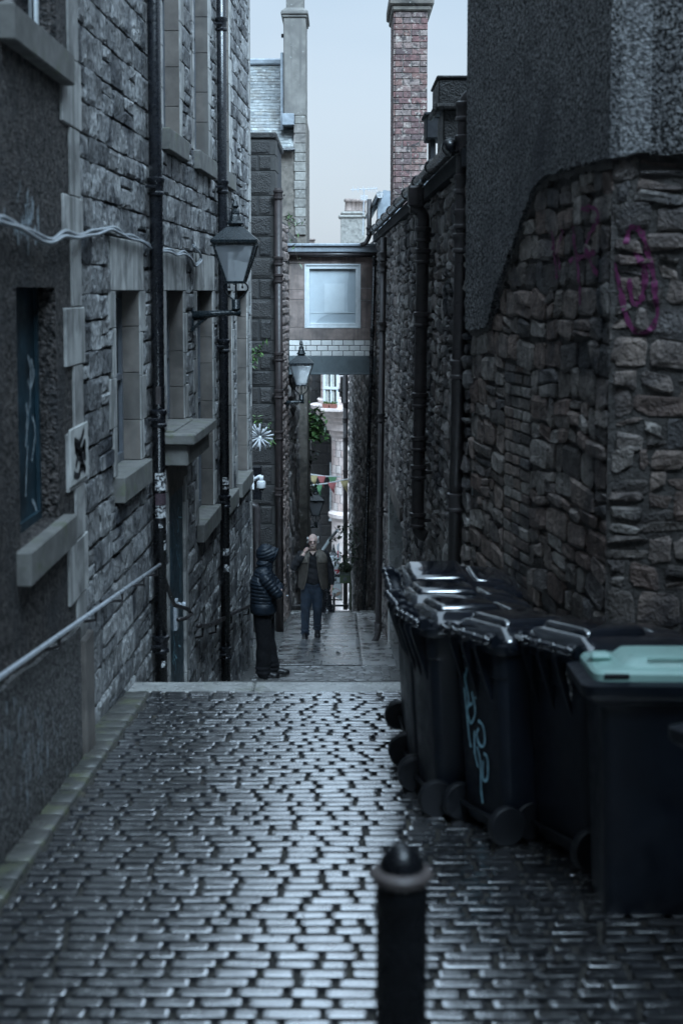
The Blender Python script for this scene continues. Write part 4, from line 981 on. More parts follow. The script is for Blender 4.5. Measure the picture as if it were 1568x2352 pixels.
# carved bracket shrine and downpipe to the right of the turret window
cb = MB(); yc = 52; q = lambda px, py: at(px, py, yc)
cb.bbox(q(781, 900).x, q(800, 900).x, yc, yc + .5, q(790, 897).z, q(790, 866).z, .02); cb.bbox(q(776, 900).x, q(800, 900).x, yc - .06, yc + .5, q(790, 900).z, q(790, 895).z, .02)
for k, (pa, pb, e) in enumerate(((900, 912, 779), (912, 926, 783), (926, 938, 788), (938, 946, 792))): cb.bbox(q(e, 900).x, q(800, 900).x, yc + .05 * k, yc + .5, q(790, pb).z, q(790, pa).z + .0, .03)
tag(add('carved_bracket', cb, M['ashlar'], None), 'dark carved stone bracket jutting from the far right wall', 'bracket')

# ------------------------------------------------------------------ distant chimney stack with pots
fc = thing('distant_house', 'distant stone house whose square chimney stack rises over the bridge roof', 'house')
yx = 80.0; X = lambda px, py: at(px, py, yx)
mb = MB(); mb.bbox(X(782, 500).x, X(838, 500).x, yx, yx + 1.6, -2, X(790, 500).z, .03); add('chimney', mb, M['quoin'], fc)
mb = MB(); mb.bbox(X(777, 500).x, X(843, 500).x, yx - .1, yx + 1.7, X(790, 500).z, X(790, 494).z, .05); mb.bbox(X(782, 500).x, X(838, 500).x, yx, yx + 1.6, X(790, 494).z, X(790, 485).z, .1); add('chimney_cap', mb, M['quoin'], fc)
for k, px in enumerate((800, 809, 817, 825, 832)):
    mb = MB(); z0 = X(790, 485).z; h = X(790, 455).z - z0; mb.lathe([(.24, 0), (.2, .1), (.18, h - .2), (.25, h - .16), (.25, h - .06), (.2, h)], (X(px, 480).x, yx + .5 + .2 * k, z0), 12); add('chimney_pot', mb, M['pinkdark'], fc, smooth=True)
mb = MB(); mb.box(X(770, 500).x - 2, X(850, 500).x + 2, yx + .1, yx + 8, -14.2, -1.9); add('wall', mb, M['quoin'], fc)
r2 = MB(); r2.bbox(X(706, 553).x, X(722, 553).x, yx, yx + 1, -6, X(714, 551).z, .05); r2.bbox(X(704, 553).x, X(724, 553).x, yx - .1, yx + 1, X(714, 552).z, X(714, 548).z, .03)
tag(add('far_chimney', r2, M['pinkdark'], None), 'low red far chimney peeping over the left end of the bridge', 'chimney')

# ------------------------------------------------------------------ unseen tall tenement added behind the viewpoint to shade the near lane
hs_ = thing('unseen_shade_tenement', 'unseen stone tenement added behind the viewpoint to shade the near lane', 'building')
SW = Wall((34, -16), (-26, -16), 1); hol = []
for r in range(8):
    for k in range(15): hol.append((2.5 + k * 3.9, 3.9 + k * 3.9, -.5 + r * 3.5, 1.7 + r * 3.5))
core_wall('wall', SW, 0, SW.L, -2.2, 29, hol, M['ashlar'], hs_, .4)
mb = MB(); mb.box(-26, 34, -26, -16.45, -2.2, 29); add('body', mb, M['dark'], hs_)
for h_ in hol:
    mb = MB(); mb.quad(SW.P(h_[0], h_[2], -.25), SW.P(h_[1], h_[2], -.25), SW.P(h_[1], h_[3], -.25), SW.P(h_[0], h_[3], -.25)); add('window', mb, M['darkglass'], hs_)
mb = MB(); mb.quad((-40, -40, -2.0), (40, -40, -2.0), (40, -3.8, -1.84), (-40, -3.8, -1.84)); add('upper_street', mb, M['paver'], kind='structure')
# ------------------------------------------------------------------ drainpipes
def collar_prof(r): return [(r, -.075), (r * 1.28, -.065), (r * 1.28, -.045), (r * 1.12, -.035), (r * 1.12, .03), (r * 1.34, .045), (r * 1.34, .075), (r, .085)]
def drainpipe(label, p0, p1, r, zs, m, wall=None, extra=None, bend=None, group=None, ears=True):
    t = thing('drainpipe', label, 'drainpipe', group=group)
    p0, p1 = Vector(p0), Vector(p1)
    mb = MB(); pts = [p0, p1] if bend is None else bend; mb.tube(pts, r, 14); add('pipe', mb, M[m], t, smooth=True)
    for z in zs:
        k = (z - p0.z) / (p1.z - p0.z); c = p0.lerp(p1, k)
        mb = MB(); mb.lathe(collar_prof(r), c, 16, ax=(p1 - p0) if p1.z > p0.z else (p0 - p1)); cl = add('collar', mb, M[m], t, angle=40)
        if ears and wall is not None:
            mb = MB(); n3 = Vector((wall.n.x, wall.n.y, 0)); t3 = Vector((wall.t.x, wall.t.y, 0))
            for s_ in (-1, 1): mb.bbox(-.015, .015, -.012, .012, -r * 1.3, r * 1.3, .004, lambda a, b, e, s_=s_: c + t3 * (s_ * r * 1.55 + a) + Vector((0, 0, b)) - n3 * (e * .6 + r * .5))
            add('fixing_lug', mb, M[m], cl)
    return t
def on_wall(w, px, py, n): u, z = w.hit(px, py); return w.P(u, z, n)
def pipe_on(label, wall, px_t, py_t, px_b, py_b, r, colls, m, n=.11, zb=None, zt=None):
    a = on_wall(wall, px_b, py_b, n); b = on_wall(wall, px_t, py_t, n)
    if zb is not None: a = a + (a - b) * ((zb - a.z) / (a.z - b.z))
    if zt is not None: b = b + (b - a) * ((zt - b.z) / (b.z - a.z))
    zs = [on_wall(wall, px_t + (px_b - px_t) * (cy - py_t) / (py_b - py_t), cy, n).z for cy in colls]
    return drainpipe(label, a, b, r, zs, m, wall), a, b
def shift_px(wall, px, n):   # column on the wall plane whose n-offset point shows at px
    for _ in range(6):
        pass
    return px
def sticker(par, a, b, py_a, py_b, ang0, ang1, r, m, wall):
    z0, z1 = py_b, py_a; c0 = a + (b - a) * ((z0 - a.z) / (b.z - a.z)); mb = MB()
    mb.lathe([(r + .0025, 0), (r + .0025, z1 - z0)], c0, 8, ang0, ang1); add('sticker', mb, M[m], par, smooth=True)
def place_px(wall, n, px, py):
    """u on the wall so that the point n off the wall shows at column px"""
    w2 = Wall(tuple(wall.A + wall.n * n), tuple(wall.B + wall.n * n), 1); w2.n = wall.n
    u, z = w2.hit(px, py); return u, z
def pipe2(label, wall, px, py, r, colls, m, zb, zt, n=.10, lean=0):
    u, _ = place_px(wall, n, px, py); a = wall.P(u, zb, n); b = wall.P(u, zt, n)
    zs = [at(px, cy, a.y).z for cy in colls]
    return drainpipe(label, a, b, r, zs, m, wall), a, b
P1, a, b = pipe2('black drainpipe with torn stickers beside the blue door', L1, 361, 700, .056, (430, 962, 1480), 'iron', -4.4, 7.0, .10)
zz = lambda py: at(361, py, a.y).z
for pa, pb, m in ((1085, 1125, 'stickerwhite'), (1132, 1158, 'stickerred'), (1160, 1188, 'stickerwhite')): sticker(P1, a, b, zz(pa), zz(pb), pi * 1.35, pi * 1.95, .056, m, L1)
for pa, pb, a0 in ((1240, 1262, 1.75), (1200, 1210, 1.5), (1515, 1530, 1.55)): sticker(P1, a, b, zz(pa), zz(pb), pi * a0, pi * (a0 + .2), .056, 'stickerwhite', L1)
mb = MB(); mb.bbox(-.022, .022, -.075, .075, -.004, .006, .003, lambda u, v, n: Vector((a.x + .01 + u, a.y - .056 - n, zz(908) + v))); add('label_plate', mb, M['pipebrown'], P1)
P2, a, b = pipe2('black drainpipe behind the big wall lantern', L1, 513, 700, .056, (57, 430, 795, 1152, 1500), 'iron', -5.2, 7.0, .10)
zz2 = lambda py: at(513, py, a.y).z
for pa, pb in ((1095, 1112), (1258, 1275), (1294, 1312), (1116, 1122)): sticker(P2, a, b, zz2(pa), zz2(pb), pi * 1.4, pi * 1.85, .056, 'stickerwhite', L1)
x3 = at(641, 900, 24.9); P3p = drainpipe('rusty brown drainpipe down the corner of the sooty ashlar block', (x3.x, 24.86, zl(24.9)), (x3.x, 24.86, at(641, 432, 24.86).z), .066, [at(641, q, 24.86).z for q in (448, 1000, 1350, 600, 640, 820, 905, 1130)], 'pipered', AF)
# right-hand pipes
def right_pipe(label, pts, r, colls, m, lugs=True):
    t = thing('drainpipe', label, 'drainpipe'); mb = MB(); mb.tube(pts, r, 14); add('pipe', mb, M[m], t, smooth=True)
    for c, ax in colls:
        mb = MB(); mb.lathe(collar_prof(r), c, 16, ax=ax); cl = add('collar', mb, M[m], t, angle=40)
        if lugs:
            mb = MB(); mb.bbox(c[0], c[0] + r * 2.2, c[1] - .02, c[1] + .02, c[2] - .018, c[2] + .018, .005); add('fixing_lug', mb, M[m], cl)
    return t
def arc(c, r, a0, a1, n, ex, ey):
    c, ex, ey = Vector(c), Vector(ex), Vector(ey); return [c + ex * r * cos(a0 + (a1 - a0) * k / n) + ey * r * sin(a0 + (a1 - a0) * k / n) for k in range(n + 1)]
def on_right(px, py, n):
    u, z = place_px(RW2, n, px, py); return RW2.P(u, z, n)
d1 = 11.42; top = at(1066, 250, d1); bot = at(1040, 1420, d1)
elb = arc(top + Vector((.13, 0, 0)), .13, pi, pi / 2, 6, (1, 0, 0), (0, 0, 1))
ax = top - bot
right_pipe('brown soil pipe with elbow top at the edge of the roughcast gable', [bot, top] + elb[1:] + [elb[-1] + Vector((.25, 0, 0))], .056, [(at(1066 - 26 * (q - 250) / 1170, q, d1), ax) for q in (258, 335, 425, 505, 560, 850, 1155)], 'pipebrown')
d2 = on_right(970, 700, .12).y
t2 = at(972, 505, d2); b2 = at(958, 1205, d2); ax = t2 - b2
e1 = arc(t2 + Vector((-.12, 0, 0)), .12, 0, pi * .55, 6, (1, 0, 0), (0, 0, 1)); e2 = arc(b2 + Vector((.13, 0, 0)), .13, pi, pi * 1.4, 6, (1, 0, 0), (0, 0, 1))
right_pipe('thick brown downpipe fed from the gutter above the bins', e2[::-1] + [t2] + e1[1:], .064, [(at(972 - 14 * (q - 505) / 700, q, d2), ax) for q in (540, 590, 735, 920, 1020, 1085, 1195)], 'pipebrown')
mb = MB(); q = at(952, 455, d2); mb.bbox(q.x - .07, q.x + .09, d2 - .09, d2 + .09, q.z - .09, q.z + .12, .02); tag(add('rainwater_hopper', mb, M['pipebrown'], None), 'square brown rainwater hopper where the gutter meets the thick pipe', 'hopper')
d3 = on_right(879, 700, .10).y
t3 = at(881, 545, d3); b3 = at(868, 1450, d3); ax = t3 - b3
foot = [b3 + Vector((-.02, -.02, -.10)), b3 + Vector((-.10, -.06, -.22)), b3 + Vector((-.16, -.09, -.27))]
right_pipe('slim grey-brown downpipe with angled shoe over the flagstones', foot[::-1] + [b3, t3], .052, [(at(881 - 13 * (q - 545) / 905, q, d3), ax) for q in (615, 750, 960, 1175, 1440, 590)], 'pipebrown')
d4 = 27.7; t4 = at(860, 588, d4); b4 = at(835, 1400, d4)
right_pipe('thin black leaning pipe between the bridge and the right wall', [b4, t4], .038, [(at(860 - 25 * (q - 588) / 812, q, d4), t4 - b4) for q in (600, 765, 815, 1070)], 'iron', False)
c5 = at(850, 470, 27.0)
right_pipe('short bent pipe dropping from the lead dormer to the bridge roof', [c5 + Vector((-.02, 0, .1)), c5 + Vector((-.02, 0, -.6)), c5 + Vector((-.08, 0, -.72)), c5 + Vector((-.18, 0, -.76))], .045, [(c5 + Vector((-.02, 0, -.5)), (0, 0, 1))], 'pipebrown', False)
d6 = 50.0
right_pipe('far brown downpipe down the dark edge of the right wall', [at(793, 1400, d6), at(793, 862, d6)], .085, [(at(793, q, d6), (0, 0, 1)) for q in (930, 965, 1010, 1085)], 'pipebrown', False)
g2 = MB(); g2.tube([at(872, 447, 26.4), at(847, 497, 27.6)], .07, 10); tag(add('small_gutter', g2, M['iron'], None), 'short black gutter sloping along the lead dormer', 'gutter')
g3 = MB(); q = at(590, 1160, 24.8); g3.tube([(q.x, 24.85, zl(24.8)), (q.x, 24.85, at(590, 1170, 24.85).z)] + [Vector((q.x, 24.85, at(590, 1170, 24.85).z)) + Vector((-.02 - .06 * k, .0, .05 + .02 * k)) for k in range(3)], .06, 12); tag(add('drainpipe', g3, M['pipebrown'], None, smooth=True), 'brown drainpipe with bent head behind the hooded figure', 'drainpipe')

# ------------------------------------------------------------------ cable looped along the tenement
cp = [(-30, 500, 0), (0, 505, 0), (45, 530, 0), (95, 548, 0), (130, 533, 0), (165, 538, 0), (200, 530, 1), (235, 522, 1), (258, 528, 1), (275, 540, 1), (300, 545, 1), (325, 560, 1), (345, 572, 1), (380, 574, 1), (395, 582, 1), (412, 578, 1), (425, 590, 1), (436, 605, 1), (446, 600, 1), (450, 588, 1), (444, 574, 1), (432, 562, 1)]
pts = [on_wall(L0 if k == 0 else L1, px, py, .05) for px, py, k in cp]
def smooth_path(pts, n=5):
    out = []
    for i in range(len(pts) - 1):
        p0, p1, p2, p3 = pts[max(i - 1, 0)], pts[i], pts[i + 1], pts[min(i + 2, len(pts) - 1)]
        for k in range(n):
            t = k / n; out.append(.5 * ((2 * p1) + (p2 - p0) * t + (2 * p0 - 5 * p1 + 4 * p2 - p3) * t * t + (3 * p1 - p0 - 3 * p2 + p3) * t ** 3))
    out.append(pts[-1]); return out
sp = smooth_path([Vector(p) for p in pts]); cb = thing('wall_cable', 'sagging grey cable bundle tacked across the tenement wall', 'cable')
for off in (0, .022):
    mb = MB(); mb.tube([p + Vector((off * .5, 0, -off + .006 * sin(i * .7 + off * 90))) for i, p in enumerate(sp)], .012, 7); add('cable', mb, M['cable'], cb, smooth=True)

# ------------------------------------------------------------------ handrails
hr = thing('handrail', 'pale steel handrail rising along the near harled wall', 'handrail')
pa = [on_wall(L0, -60, 1575, .09), on_wall(L0, 0, 1530, .09)]
pb = [on_wall(L1, 200, 1392, .16), on_wall(L1, 335, 1297, .12)]
e_ = pb[1]; s_ = on_wall(L0, 0, 1530, .075); dv_ = (s_ - e_); top = [s_ + dv_ * .6, s_, s_.lerp(e_, .5), e_]
mb = MB(); mb.tube(top, .0145, 12); add('rail', mb, M['steel'], hr, smooth=True)
dn = [pb[1], on_wall(L1, 343, 1305, .10), on_wall(L1, 358, 1345, .10), on_wall(L1, 376, 1390, .10), on_wall(L1, 392, 1398, .16), on_wall(L1, 398, 1410, .18), on_wall(L1, 388, 1420, .16), on_wall(L1, 380, 1423, .12)]
mb = MB(); mb.tube(dn, .020, 10); add('return_rail', mb, M['darkrail'], hr, smooth=True)
for k in (.2, .42, .62, .82, .97):
    p = top[1].lerp(top[3], k); mb = MB(); w = l1x(p.y) if p.y > 9.1 else -1.66; mb.tube([p, p + Vector((0, 0, -.07)), Vector((w, p.y, p.z - .08))], .011, 8); add('bracket', mb, M['darkrail'], hr, smooth=True)
h2 = thing('handrail', 'dark handrail beside the steps past the blue door', 'handrail')
r2 = smooth_path([on_wall(L1, x, y, .09) for x, y in ((436, 1437), (462, 1436), (490, 1424), (520, 1408), (550, 1396), (574, 1385))], 4)
mb = MB(); mb.tube(r2, .026, 10); add('rail', mb, M['darkrail'], h2, smooth=True)
for x, y in ((446, 1440), (478, 1432), (515, 1412), (556, 1394)):
    p = on_wall(L1, x, y, .09); mb = MB(); mb.tube([p, p + Vector((0, 0, -.10)), p + Vector((-.09, 0, -.12))], .013, 8); add('bracket', mb, M['darkrail'], h2, smooth=True)
h3 = thing('handrail', 'bent dark handrail on the left behind the walking person', 'handrail')
d = 27.2; q = lambda px, py: at(px, py, d)
mb = MB(); mb.tube(smooth_path([q(650, 1281), q(655, 1280), q(658, 1290), q(663, 1340), q(668, 1402)], 4), .022, 10); add('rail', mb, M['darkrail'], h3, smooth=True)
for y in (1298, 1368):
    mb = MB(); mb.tube([q(650, y), q(662, y)], .012, 8); add('bracket', mb, M['steel'], h3)
h4 = MB(); d = 29.6; h4.tube([at(655, 1391, d), at(800, 1391, d)], .022, 8); h4.tube([at(768, 1362, d), at(768, 1420, d)], .014, 8)
tag(add('barrier_rail', h4, M['darkrail'], None), 'thin black rail across the head of the lower steps', 'railing')

# ------------------------------------------------------------------ lanterns
def lantern(label, c, wx, s=1.0, group='wall lanterns along the lane', post=None, arm=True):
    """c = middle of the eaves of the lantern head; wx = x of the wall the bracket springs from"""
    t = thing('wall_lantern', label, 'street lamp', group=group); c = Vector(c)
    def sq(h, z): return [c + Vector((x * h, y * h, z)) * s for x, y in ((-1, -1), (1, -1), (1, 1), (-1, 1))]
    H, hb_, gz = .215, .092, -.43
    mb = MB()
    mb.loft([sq(.232, -.035), sq(.240, -.02), sq(.240, .0), sq(.225, .012), sq(.085, .135), sq(.085, .14)]); add('hood', mb, M['lampmetal'], t)
    mb = MB()
    def octa(r, z): return [c + Vector((r * cos(pi / 8 + k * pi / 4), r * sin(pi / 8 + k * pi / 4), z)) * s for k in range(8)]
    mb.loft([octa(.072, .138), octa(.072, .16), octa(.092, .163), octa(.094, .175), octa(.07, .20), octa(.055, .245), octa(.048, .262), octa(.052, .275), octa(.046, .30), octa(.026, .318), octa(.018, .33)]); add('vent', mb, M['lampmetal'], t)
    mb = MB(); mb.loft([octa(.018, .32), octa(.036, .342), octa(.038, .352), octa(.014, .415), octa(.006, .43), octa(.012, .437), octa(.004, .452)]); add('finial', mb, M['lampmetal'], t)
    A, B_ = sq(H, -.035), sq(hb_, gz); mb = MB()
    for k in range(4):
        mb.tube([A[k], B_[k]], .013 * s, 6); mb.tube([A[k], A[(k + 1) % 4]], .014 * s, 6); mb.tube([B_[k], B_[(k + 1) % 4]], .014 * s, 6)
    fr = add('frame', mb, M['lampmetal'], t)
    for k in range(4):
        mb = MB(); mb.quad(A[k], A[(k + 1) % 4], B_[(k + 1) % 4], B_[k]); add('pane', mb, M['glass'], fr)
    mb = MB(); mb.bbox(-.075, .075, -.075, .075, -.115, -.036, .008, lambda a, b, e: c + Vector((a, b, e)) * s); add('reflector', mb, M['reflector'], t)
    mb = MB(); mb.ell(c + Vector((0, 0, -.15)) * s, (.022 * s, .022 * s, .04 * s)); add('bulb', mb, M['bulb'], t, smooth=True)
    mb = MB(); mb.tube([c + Vector((0, 0, gz)) * s, c + Vector((0, 0, -.62)) * s], .011 * s, 8); st_ = add('stem', mb, M['lampmetal'], t)
    for sg in (-1, 1):
        mb = MB(); pts = [Vector((sg * .085, 0, gz)), Vector((sg * .118, 0, gz - .03)), Vector((sg * .122, 0, gz - .075)), Vector((sg * .09, 0, gz - .125)), Vector((sg * .045, 0, gz - .165)), Vector((sg * .03, 0, gz - .185))]
        mb.tube([c + p * s for p in smooth_path(pts, 3)], .0085 * s, 6); mb.ell(c + Vector((sg * .068, 0, gz - .05)) * s, (.012 * s, .012 * s, .016 * s), None, 8, 6); mb.tube([c + Vector((sg * .068, 0, gz)) * s, c + Vector((sg * .068, 0, gz - .05)) * s], .006 * s, 6); add('scroll', mb, M['lampmetal'], t, smooth=True)
    mb = MB(); mb.lathe([(.045, -.715), (.05, -.705), (.05, -.70), (.046, -.695), (.046, -.615), (.04, -.608)], c, 14) if s == 1 else mb.lathe([(r * s, h * s) for r, h in [(.045, -.715), (.05, -.705), (.05, -.70), (.046, -.695), (.046, -.615), (.04, -.608)]], c, 14)
    add('socket', mb, M['lampmetal'], t, angle=40)
    if arm:
        zc = c.z - .745 * s; x1 = wx; sg = 1 if x1 > c.x else -1
        mb = MB(); pts = [Vector((c.x + sg * (-.05), c.y, zc)), Vector((c.x + sg * .04, c.y, zc)), Vector((c.x + (x1 - c.x) * .5, c.y, zc - .01)), Vector((x1, c.y, zc - .035))]
        mb.tube(pts, [.036 * s, .030 * s, .034 * s, .055 * s], 10)
        br_ = add('bracket', mb, M['lampmetal'], t, smooth=True)
        mb = MB(); mb.bbox(x1 - .022, x1 + .022, c.y - .05, c.y + .05, zc - .20 * s, zc + .05 * s, .01); mb.tube([Vector((x1, c.y, zc - .17 * s)), Vector((c.x + (x1 - c.x) * .62, c.y, zc - .03))], .018 * s, 8); add('wall_plate', mb, M['lampmetal'], br_)
    if post is not None:
        mb = MB(); mb.lathe([(.06, post - c.z), (.06, post - c.z + .3), (.04, post - c.z + .4), (.032, -.72)], c, 12); add('post', mb, M['lampmetal'], t, smooth=True)
    return t
c1 = at(541, 552, 14.75); lantern('largest nearest wall lantern on the tenement with glass showing stone behind', c1, l1x(14.75) + .02)
c2 = at(692, 833, 27.0); lantern('wall lantern hanging in front of the white tiled bridge', c2, at(640, 900, 25.0).x + .02 if False else at(648, 917, 27.0).x)
c3 = at(725, 1147, 38.0); lantern('wall lantern among ivy just over the walking person', c3, -1.04, 1.0)
c4 = at(766, 1276, 52.0); lantern('small far lantern beside the walking person near the noodle sign', c4, 0, 1.0, post=zg(52), arm=False)

# ------------------------------------------------------------------ security camera
sc_ = thing('security_camera', 'white dome security camera on a bracket at the tenement corner', 'camera')
d = 21.0; q = lambda px, py: at(px, py, d)
mb = MB(); x0 = l1x(21.0) + .02; z = q(590, 1100).z
mb.bbox(x0 - .02, x0 + .02, d - .03, d + .03, z - .16, z + .06, .008); mb.tube([(x0, d, z - .02), (x0 + .09, d, z + .035), (q(600, 1100).x, d, z + .045)], .024, 10); mb.tube([(q(600, 1100).x, d, z + .05), (q(600, 1100).x, d, z - .03)], .032, 12); add('bracket', mb, M['white'], sc_, smooth=True)
c = Vector((q(600, 1100).x, d, z - .09)); mb = MB(); mb.lathe([(.03, .07), (.06, .055), (.065, .03), (.065, -.035), (.06, -.045)], c, 18); add('housing', mb, M['white'], sc_, angle=40)
mb = MB(); mb.lathe([(.045, -.045), (.042, -.07), (.028, -.088), (0, -.094)], c, 16); add('dome', mb, M['darkglass'], sc_, smooth=True)
jb = MB(); d = 22.6; jb.bbox(at(577, 1100, d).x, at(600, 1100, d).x, d, d + .12, at(590, 1148, d).z, at(590, 1072, d).z, .01); jb.bbox(at(577, 1100, d).x - .3, at(577, 1100, d).x, d + .05, d + .10, at(590, 1120, d).z, at(590, 1100, d).z, .01)
tag(add('junction_box', jb, M['iron'], None), 'black junction box just behind the white security camera', 'box')

# ------------------------------------------------------------------ starburst ornament and plants
sb = thing('starburst_ornament', 'white starburst of tubes fixed near the tenement corner', 'ornament')
c = at(597, 1005, 21.8); mb = MB(); mb.ell(c, (.04, .04, .04)); mb.tube([c, Vector((l1x(21.0) - .02, c.y - .7, c.z)) if False else c + Vector((-.5, .0, .0))], .012, 6); add('hub', mb, M['white'], sb)
random.seed(21)
for k in range(26):
    a = 2 * pi * k / 26 + U(-.1, .1); e = U(-.7, .9); dv = Vector((cos(a) * cos(e), -abs(sin(e)) * .8, sin(a) * cos(e))).normalized(); L = U(.15, .25)
    mb = MB(); mb.tube([c + dv * .03, c + dv * L], .0125, 8); add('tube', mb, M['ornament'], sb, smooth=True)
def bush(name, label, cat, base, stems, n, L, w, mat='leaf', sr=.008, spread=.08, group=None, tocam=.4):
    t = thing(name, label, cat, group=group); ms = MB(); ml = MB()
    for st_ in stems:
        pts = smooth_path([Vector(p) for p in st_], 4); ms.tube(pts, [sr * (1 - .7 * i / len(pts)) for i in range(len(pts))], 5)
        for k in range(n):
            p = pts[random.randint(1, len(pts) - 1)] + Vector((U(-spread, spread), U(-spread, spread), U(-spread, spread))); ml.leaf(p, (U(-1, 1), U(-1, .6) - tocam, U(-.8, .7)), (U(-.3, .3), U(-.3, .3), 1), L * U(.7, 1.3), w * U(.8, 1.2))
    add('stem', ms, M['stem'], t); add('foliage', ml, M[mat], t); return t
q = lambda px, py, d: at(px, py, d)
bush('wall_plant', 'leafy sprig growing from the ashlar joints above the starburst', 'plant', None, [[q(577, 838, 24.8), q(585, 820, 24.7), q(600, 795, 24.6), q(613, 782, 24.6)], [q(577, 838, 24.8), q(588, 812, 24.7), q(600, 808, 24.6)], [q(578, 842, 24.8), q(580, 825, 24.7), q(582, 800, 24.7)]], 14, .11, .04, 'leaf', .006, .04)
bush('wall_plant', 'green sprigs growing behind the starburst ornament', 'plant', None, [[q(585, 1010, 22.5), q(590, 980, 22.4), q(596, 962, 22.4)], [q(590, 1000, 22.5), q(612, 985, 22.4), q(620, 975, 22.4)], [q(590, 1000, 22.5), q(615, 1005, 22.4), q(622, 1018, 22.4)]], 20, .10, .035, 'leaf', .006, .06)
bush('wall_plant', 'straggly weed sprouting from the wall head left of the bridge', 'plant', None, [[q(650, 498, 27.4), q(660, 500, 27.3), q(672, 512, 27.3), q(690, 545, 27.3), q(694, 575, 27.2)], [q(655, 502, 27.4), q(675, 520, 27.3), q(690, 512, 27.3), q(706, 515, 27.3)], [q(660, 510, 27.4), q(668, 550, 27.2), q(690, 612, 27.2)], [q(652, 505, 27.4), q(664, 498, 27.3), q(680, 505, 27.3)]], 11, .12, .035, 'leaf', .006, .05)
stems = [[q(690, 1150, 36.5), q(682, 1090, 36.4), q(685, 1040, 36.2), q(700, 1000, 36), q(715, 975, 36), q(732, 965, 36)], [q(684, 1100, 36.4), q(678, 1020, 36.2), q(680, 960, 36), q(690, 935, 36)], [q(690, 1000, 36.2), q(705, 960, 36), q(722, 958, 36), q(738, 975, 36)], [q(700, 1010, 36), q(720, 990, 35.8), q(735, 998, 35.8)]]
bush('climbing_ivy', 'bright green climber spilling over the lane past the lantern', 'climber', None, stems, 120, .17, .10, 'leaf', .014, .17)
stems = [[q(684, 1160, 37), q(690, 1100, 36.9), q(706, 1060, 36.8), q(712, 1040, 36.8)], [q(676, 1190, 37), q(682, 1130, 36.9), q(700, 1110, 36.8)], [q(690, 1150, 37), q(704, 1128, 36.8), q(712, 1118, 36.8)], [q(672, 1060, 37), q(676, 1000, 36.9), q(678, 950, 36.9)]]
bush('climbing_ivy', 'darker thin climber hanging below the bright green one', 'climber', None, stems, 75, .15, .08, 'leafdark', .012, .16)
stems = [[q(797, 1235, 40), q(785, 1222, 39.8), q(772, 1232, 39.7), q(762, 1238, 39.7)], [q(797, 1215, 40), q(788, 1212, 39.8), q(778, 1220, 39.7)], [q(800, 1280, 40), q(785, 1275, 39.8), q(772, 1290, 39.8)], [q(797, 1250, 40), q(792, 1290, 39.8), q(786, 1310, 39.8)]]
bush('wall_plant', 'dark leafy branches reaching out above the green planter', 'plant', None, stems, 24, .17, .07, 'leafdark', .012, .09)
stems = [[q(806, 1220, 27.9), q(808, 1260, 27.8), q(812, 1300, 27.8)], [q(815, 1200, 27.9), q(812, 1240, 27.8), q(806, 1275, 27.8)]]
bush('wall_plant', 'thin dark creeper on the right wall under the bridge', 'plant', None, stems, 60, .09, .05, 'leafdark', .008, .12)
gp = thing('green_planter', 'olive green planter box on a post topped with dark trailing plant', 'planter')
d = 28.9; mb = MB(); mb.bbox(at(780, 1320, d).x, at(806, 1320, d).x, d, d + .25, at(790, 1340, d).z, at(790, 1311, d).z, .008); add('box', mb, M['greenbox'], gp)
mb = MB(); mb.bbox(at(803, 1320, d).x, at(807, 1320, d).x, d + .02, d + .08, zg(d), at(790, 1340, d).z, .004); add('post', mb, M['greenbox'], gp)
mb = MB()
for _ in range(200): mb.leaf((U(at(779, 1300, d).x, at(808, 1300, d).x), d + U(-.05, .28), at(790, 1306, d).z + U(-.05, .08)), (U(-1, 1), U(-1, .2), U(-.7, .8)), (0, 0, 1), .07, .04)
add('foliage', mb, M['leafdark'], gp)
for k in range(4):
    mb = MB(); px = (783.5, 788.5, 795, 800.5)[k]; mb.lathe([(.018, 0), (.03, 0), (.03, .012), (.018, .012)], (at(px, 1320, d).x, d - .012, at(px, 1318, d).z), 12, ax=(0, 1, 0), ring=True); add('ring_mark', mb, M['frame_grey'], gp)
mb = MB(); mb.lathe([(.0, 0), (.04, 0), (.04, .012), (0, .012)], (at(792, 1330, d).x, d - .012, at(792, 1330, d).z), 14, ax=(0, 1, 0)); add('round_mark', mb, M['frame_grey'], gp)

# ------------------------------------------------------------------ bunting
random.seed(5)
fm = [plain('flag_' + n_, c_, .7, var=.08) for n_, c_ in (('yellow', (.50, .42, .22)), ('red', (.48, .15, .15)), ('green', (.12, .30, .15)))]
for k, (p0, p1, lab, fl) in enumerate(((at(708, 1089, 50), at(783, 1095, 50), 'upper string of coloured pennants across the lane end', ((.16, 0), (.40, 1), (.74, 2))), (at(706, 1116, 49), at(800, 1100, 49), 'lower string of coloured pennants across the lane end', ((.26, 2), (.60, 1), (.90, 0))))):
    t = thing('bunting', lab, 'bunting', group='bunting strings'); mb = MB(); mb.tube([p0, p0.lerp(p1, .5) + Vector((0, 0, -.03)), p1], .022, 6); add('string', mb, M['white'], t)
    for f, ci in fl:
        c = p0.lerp(p1, f) + Vector((0, 0, -.03)); w, h = .15, .42; mb = MB()
        P = [c + Vector((-w, -.02, 0)), c + Vector((w, -.02, 0)), c + Vector((w * .55, -.07, -h * .5)), c + Vector((U(-.02, .12), .02, -h)), c + Vector((-w * .35, -.09, -h * .5))]
        i = [mb.vert(p) for p in P] + [mb.vert(p + Vector((0, .012, 0))) for p in P]; mb.face(*i[:5]); mb.face(*i[5:][::-1])
        for j in range(5): mb.face(i[j], i[j + 5], i[(j + 1) % 5 + 5], i[(j + 1) % 5])
        add('pennant', mb, fm[ci], t)
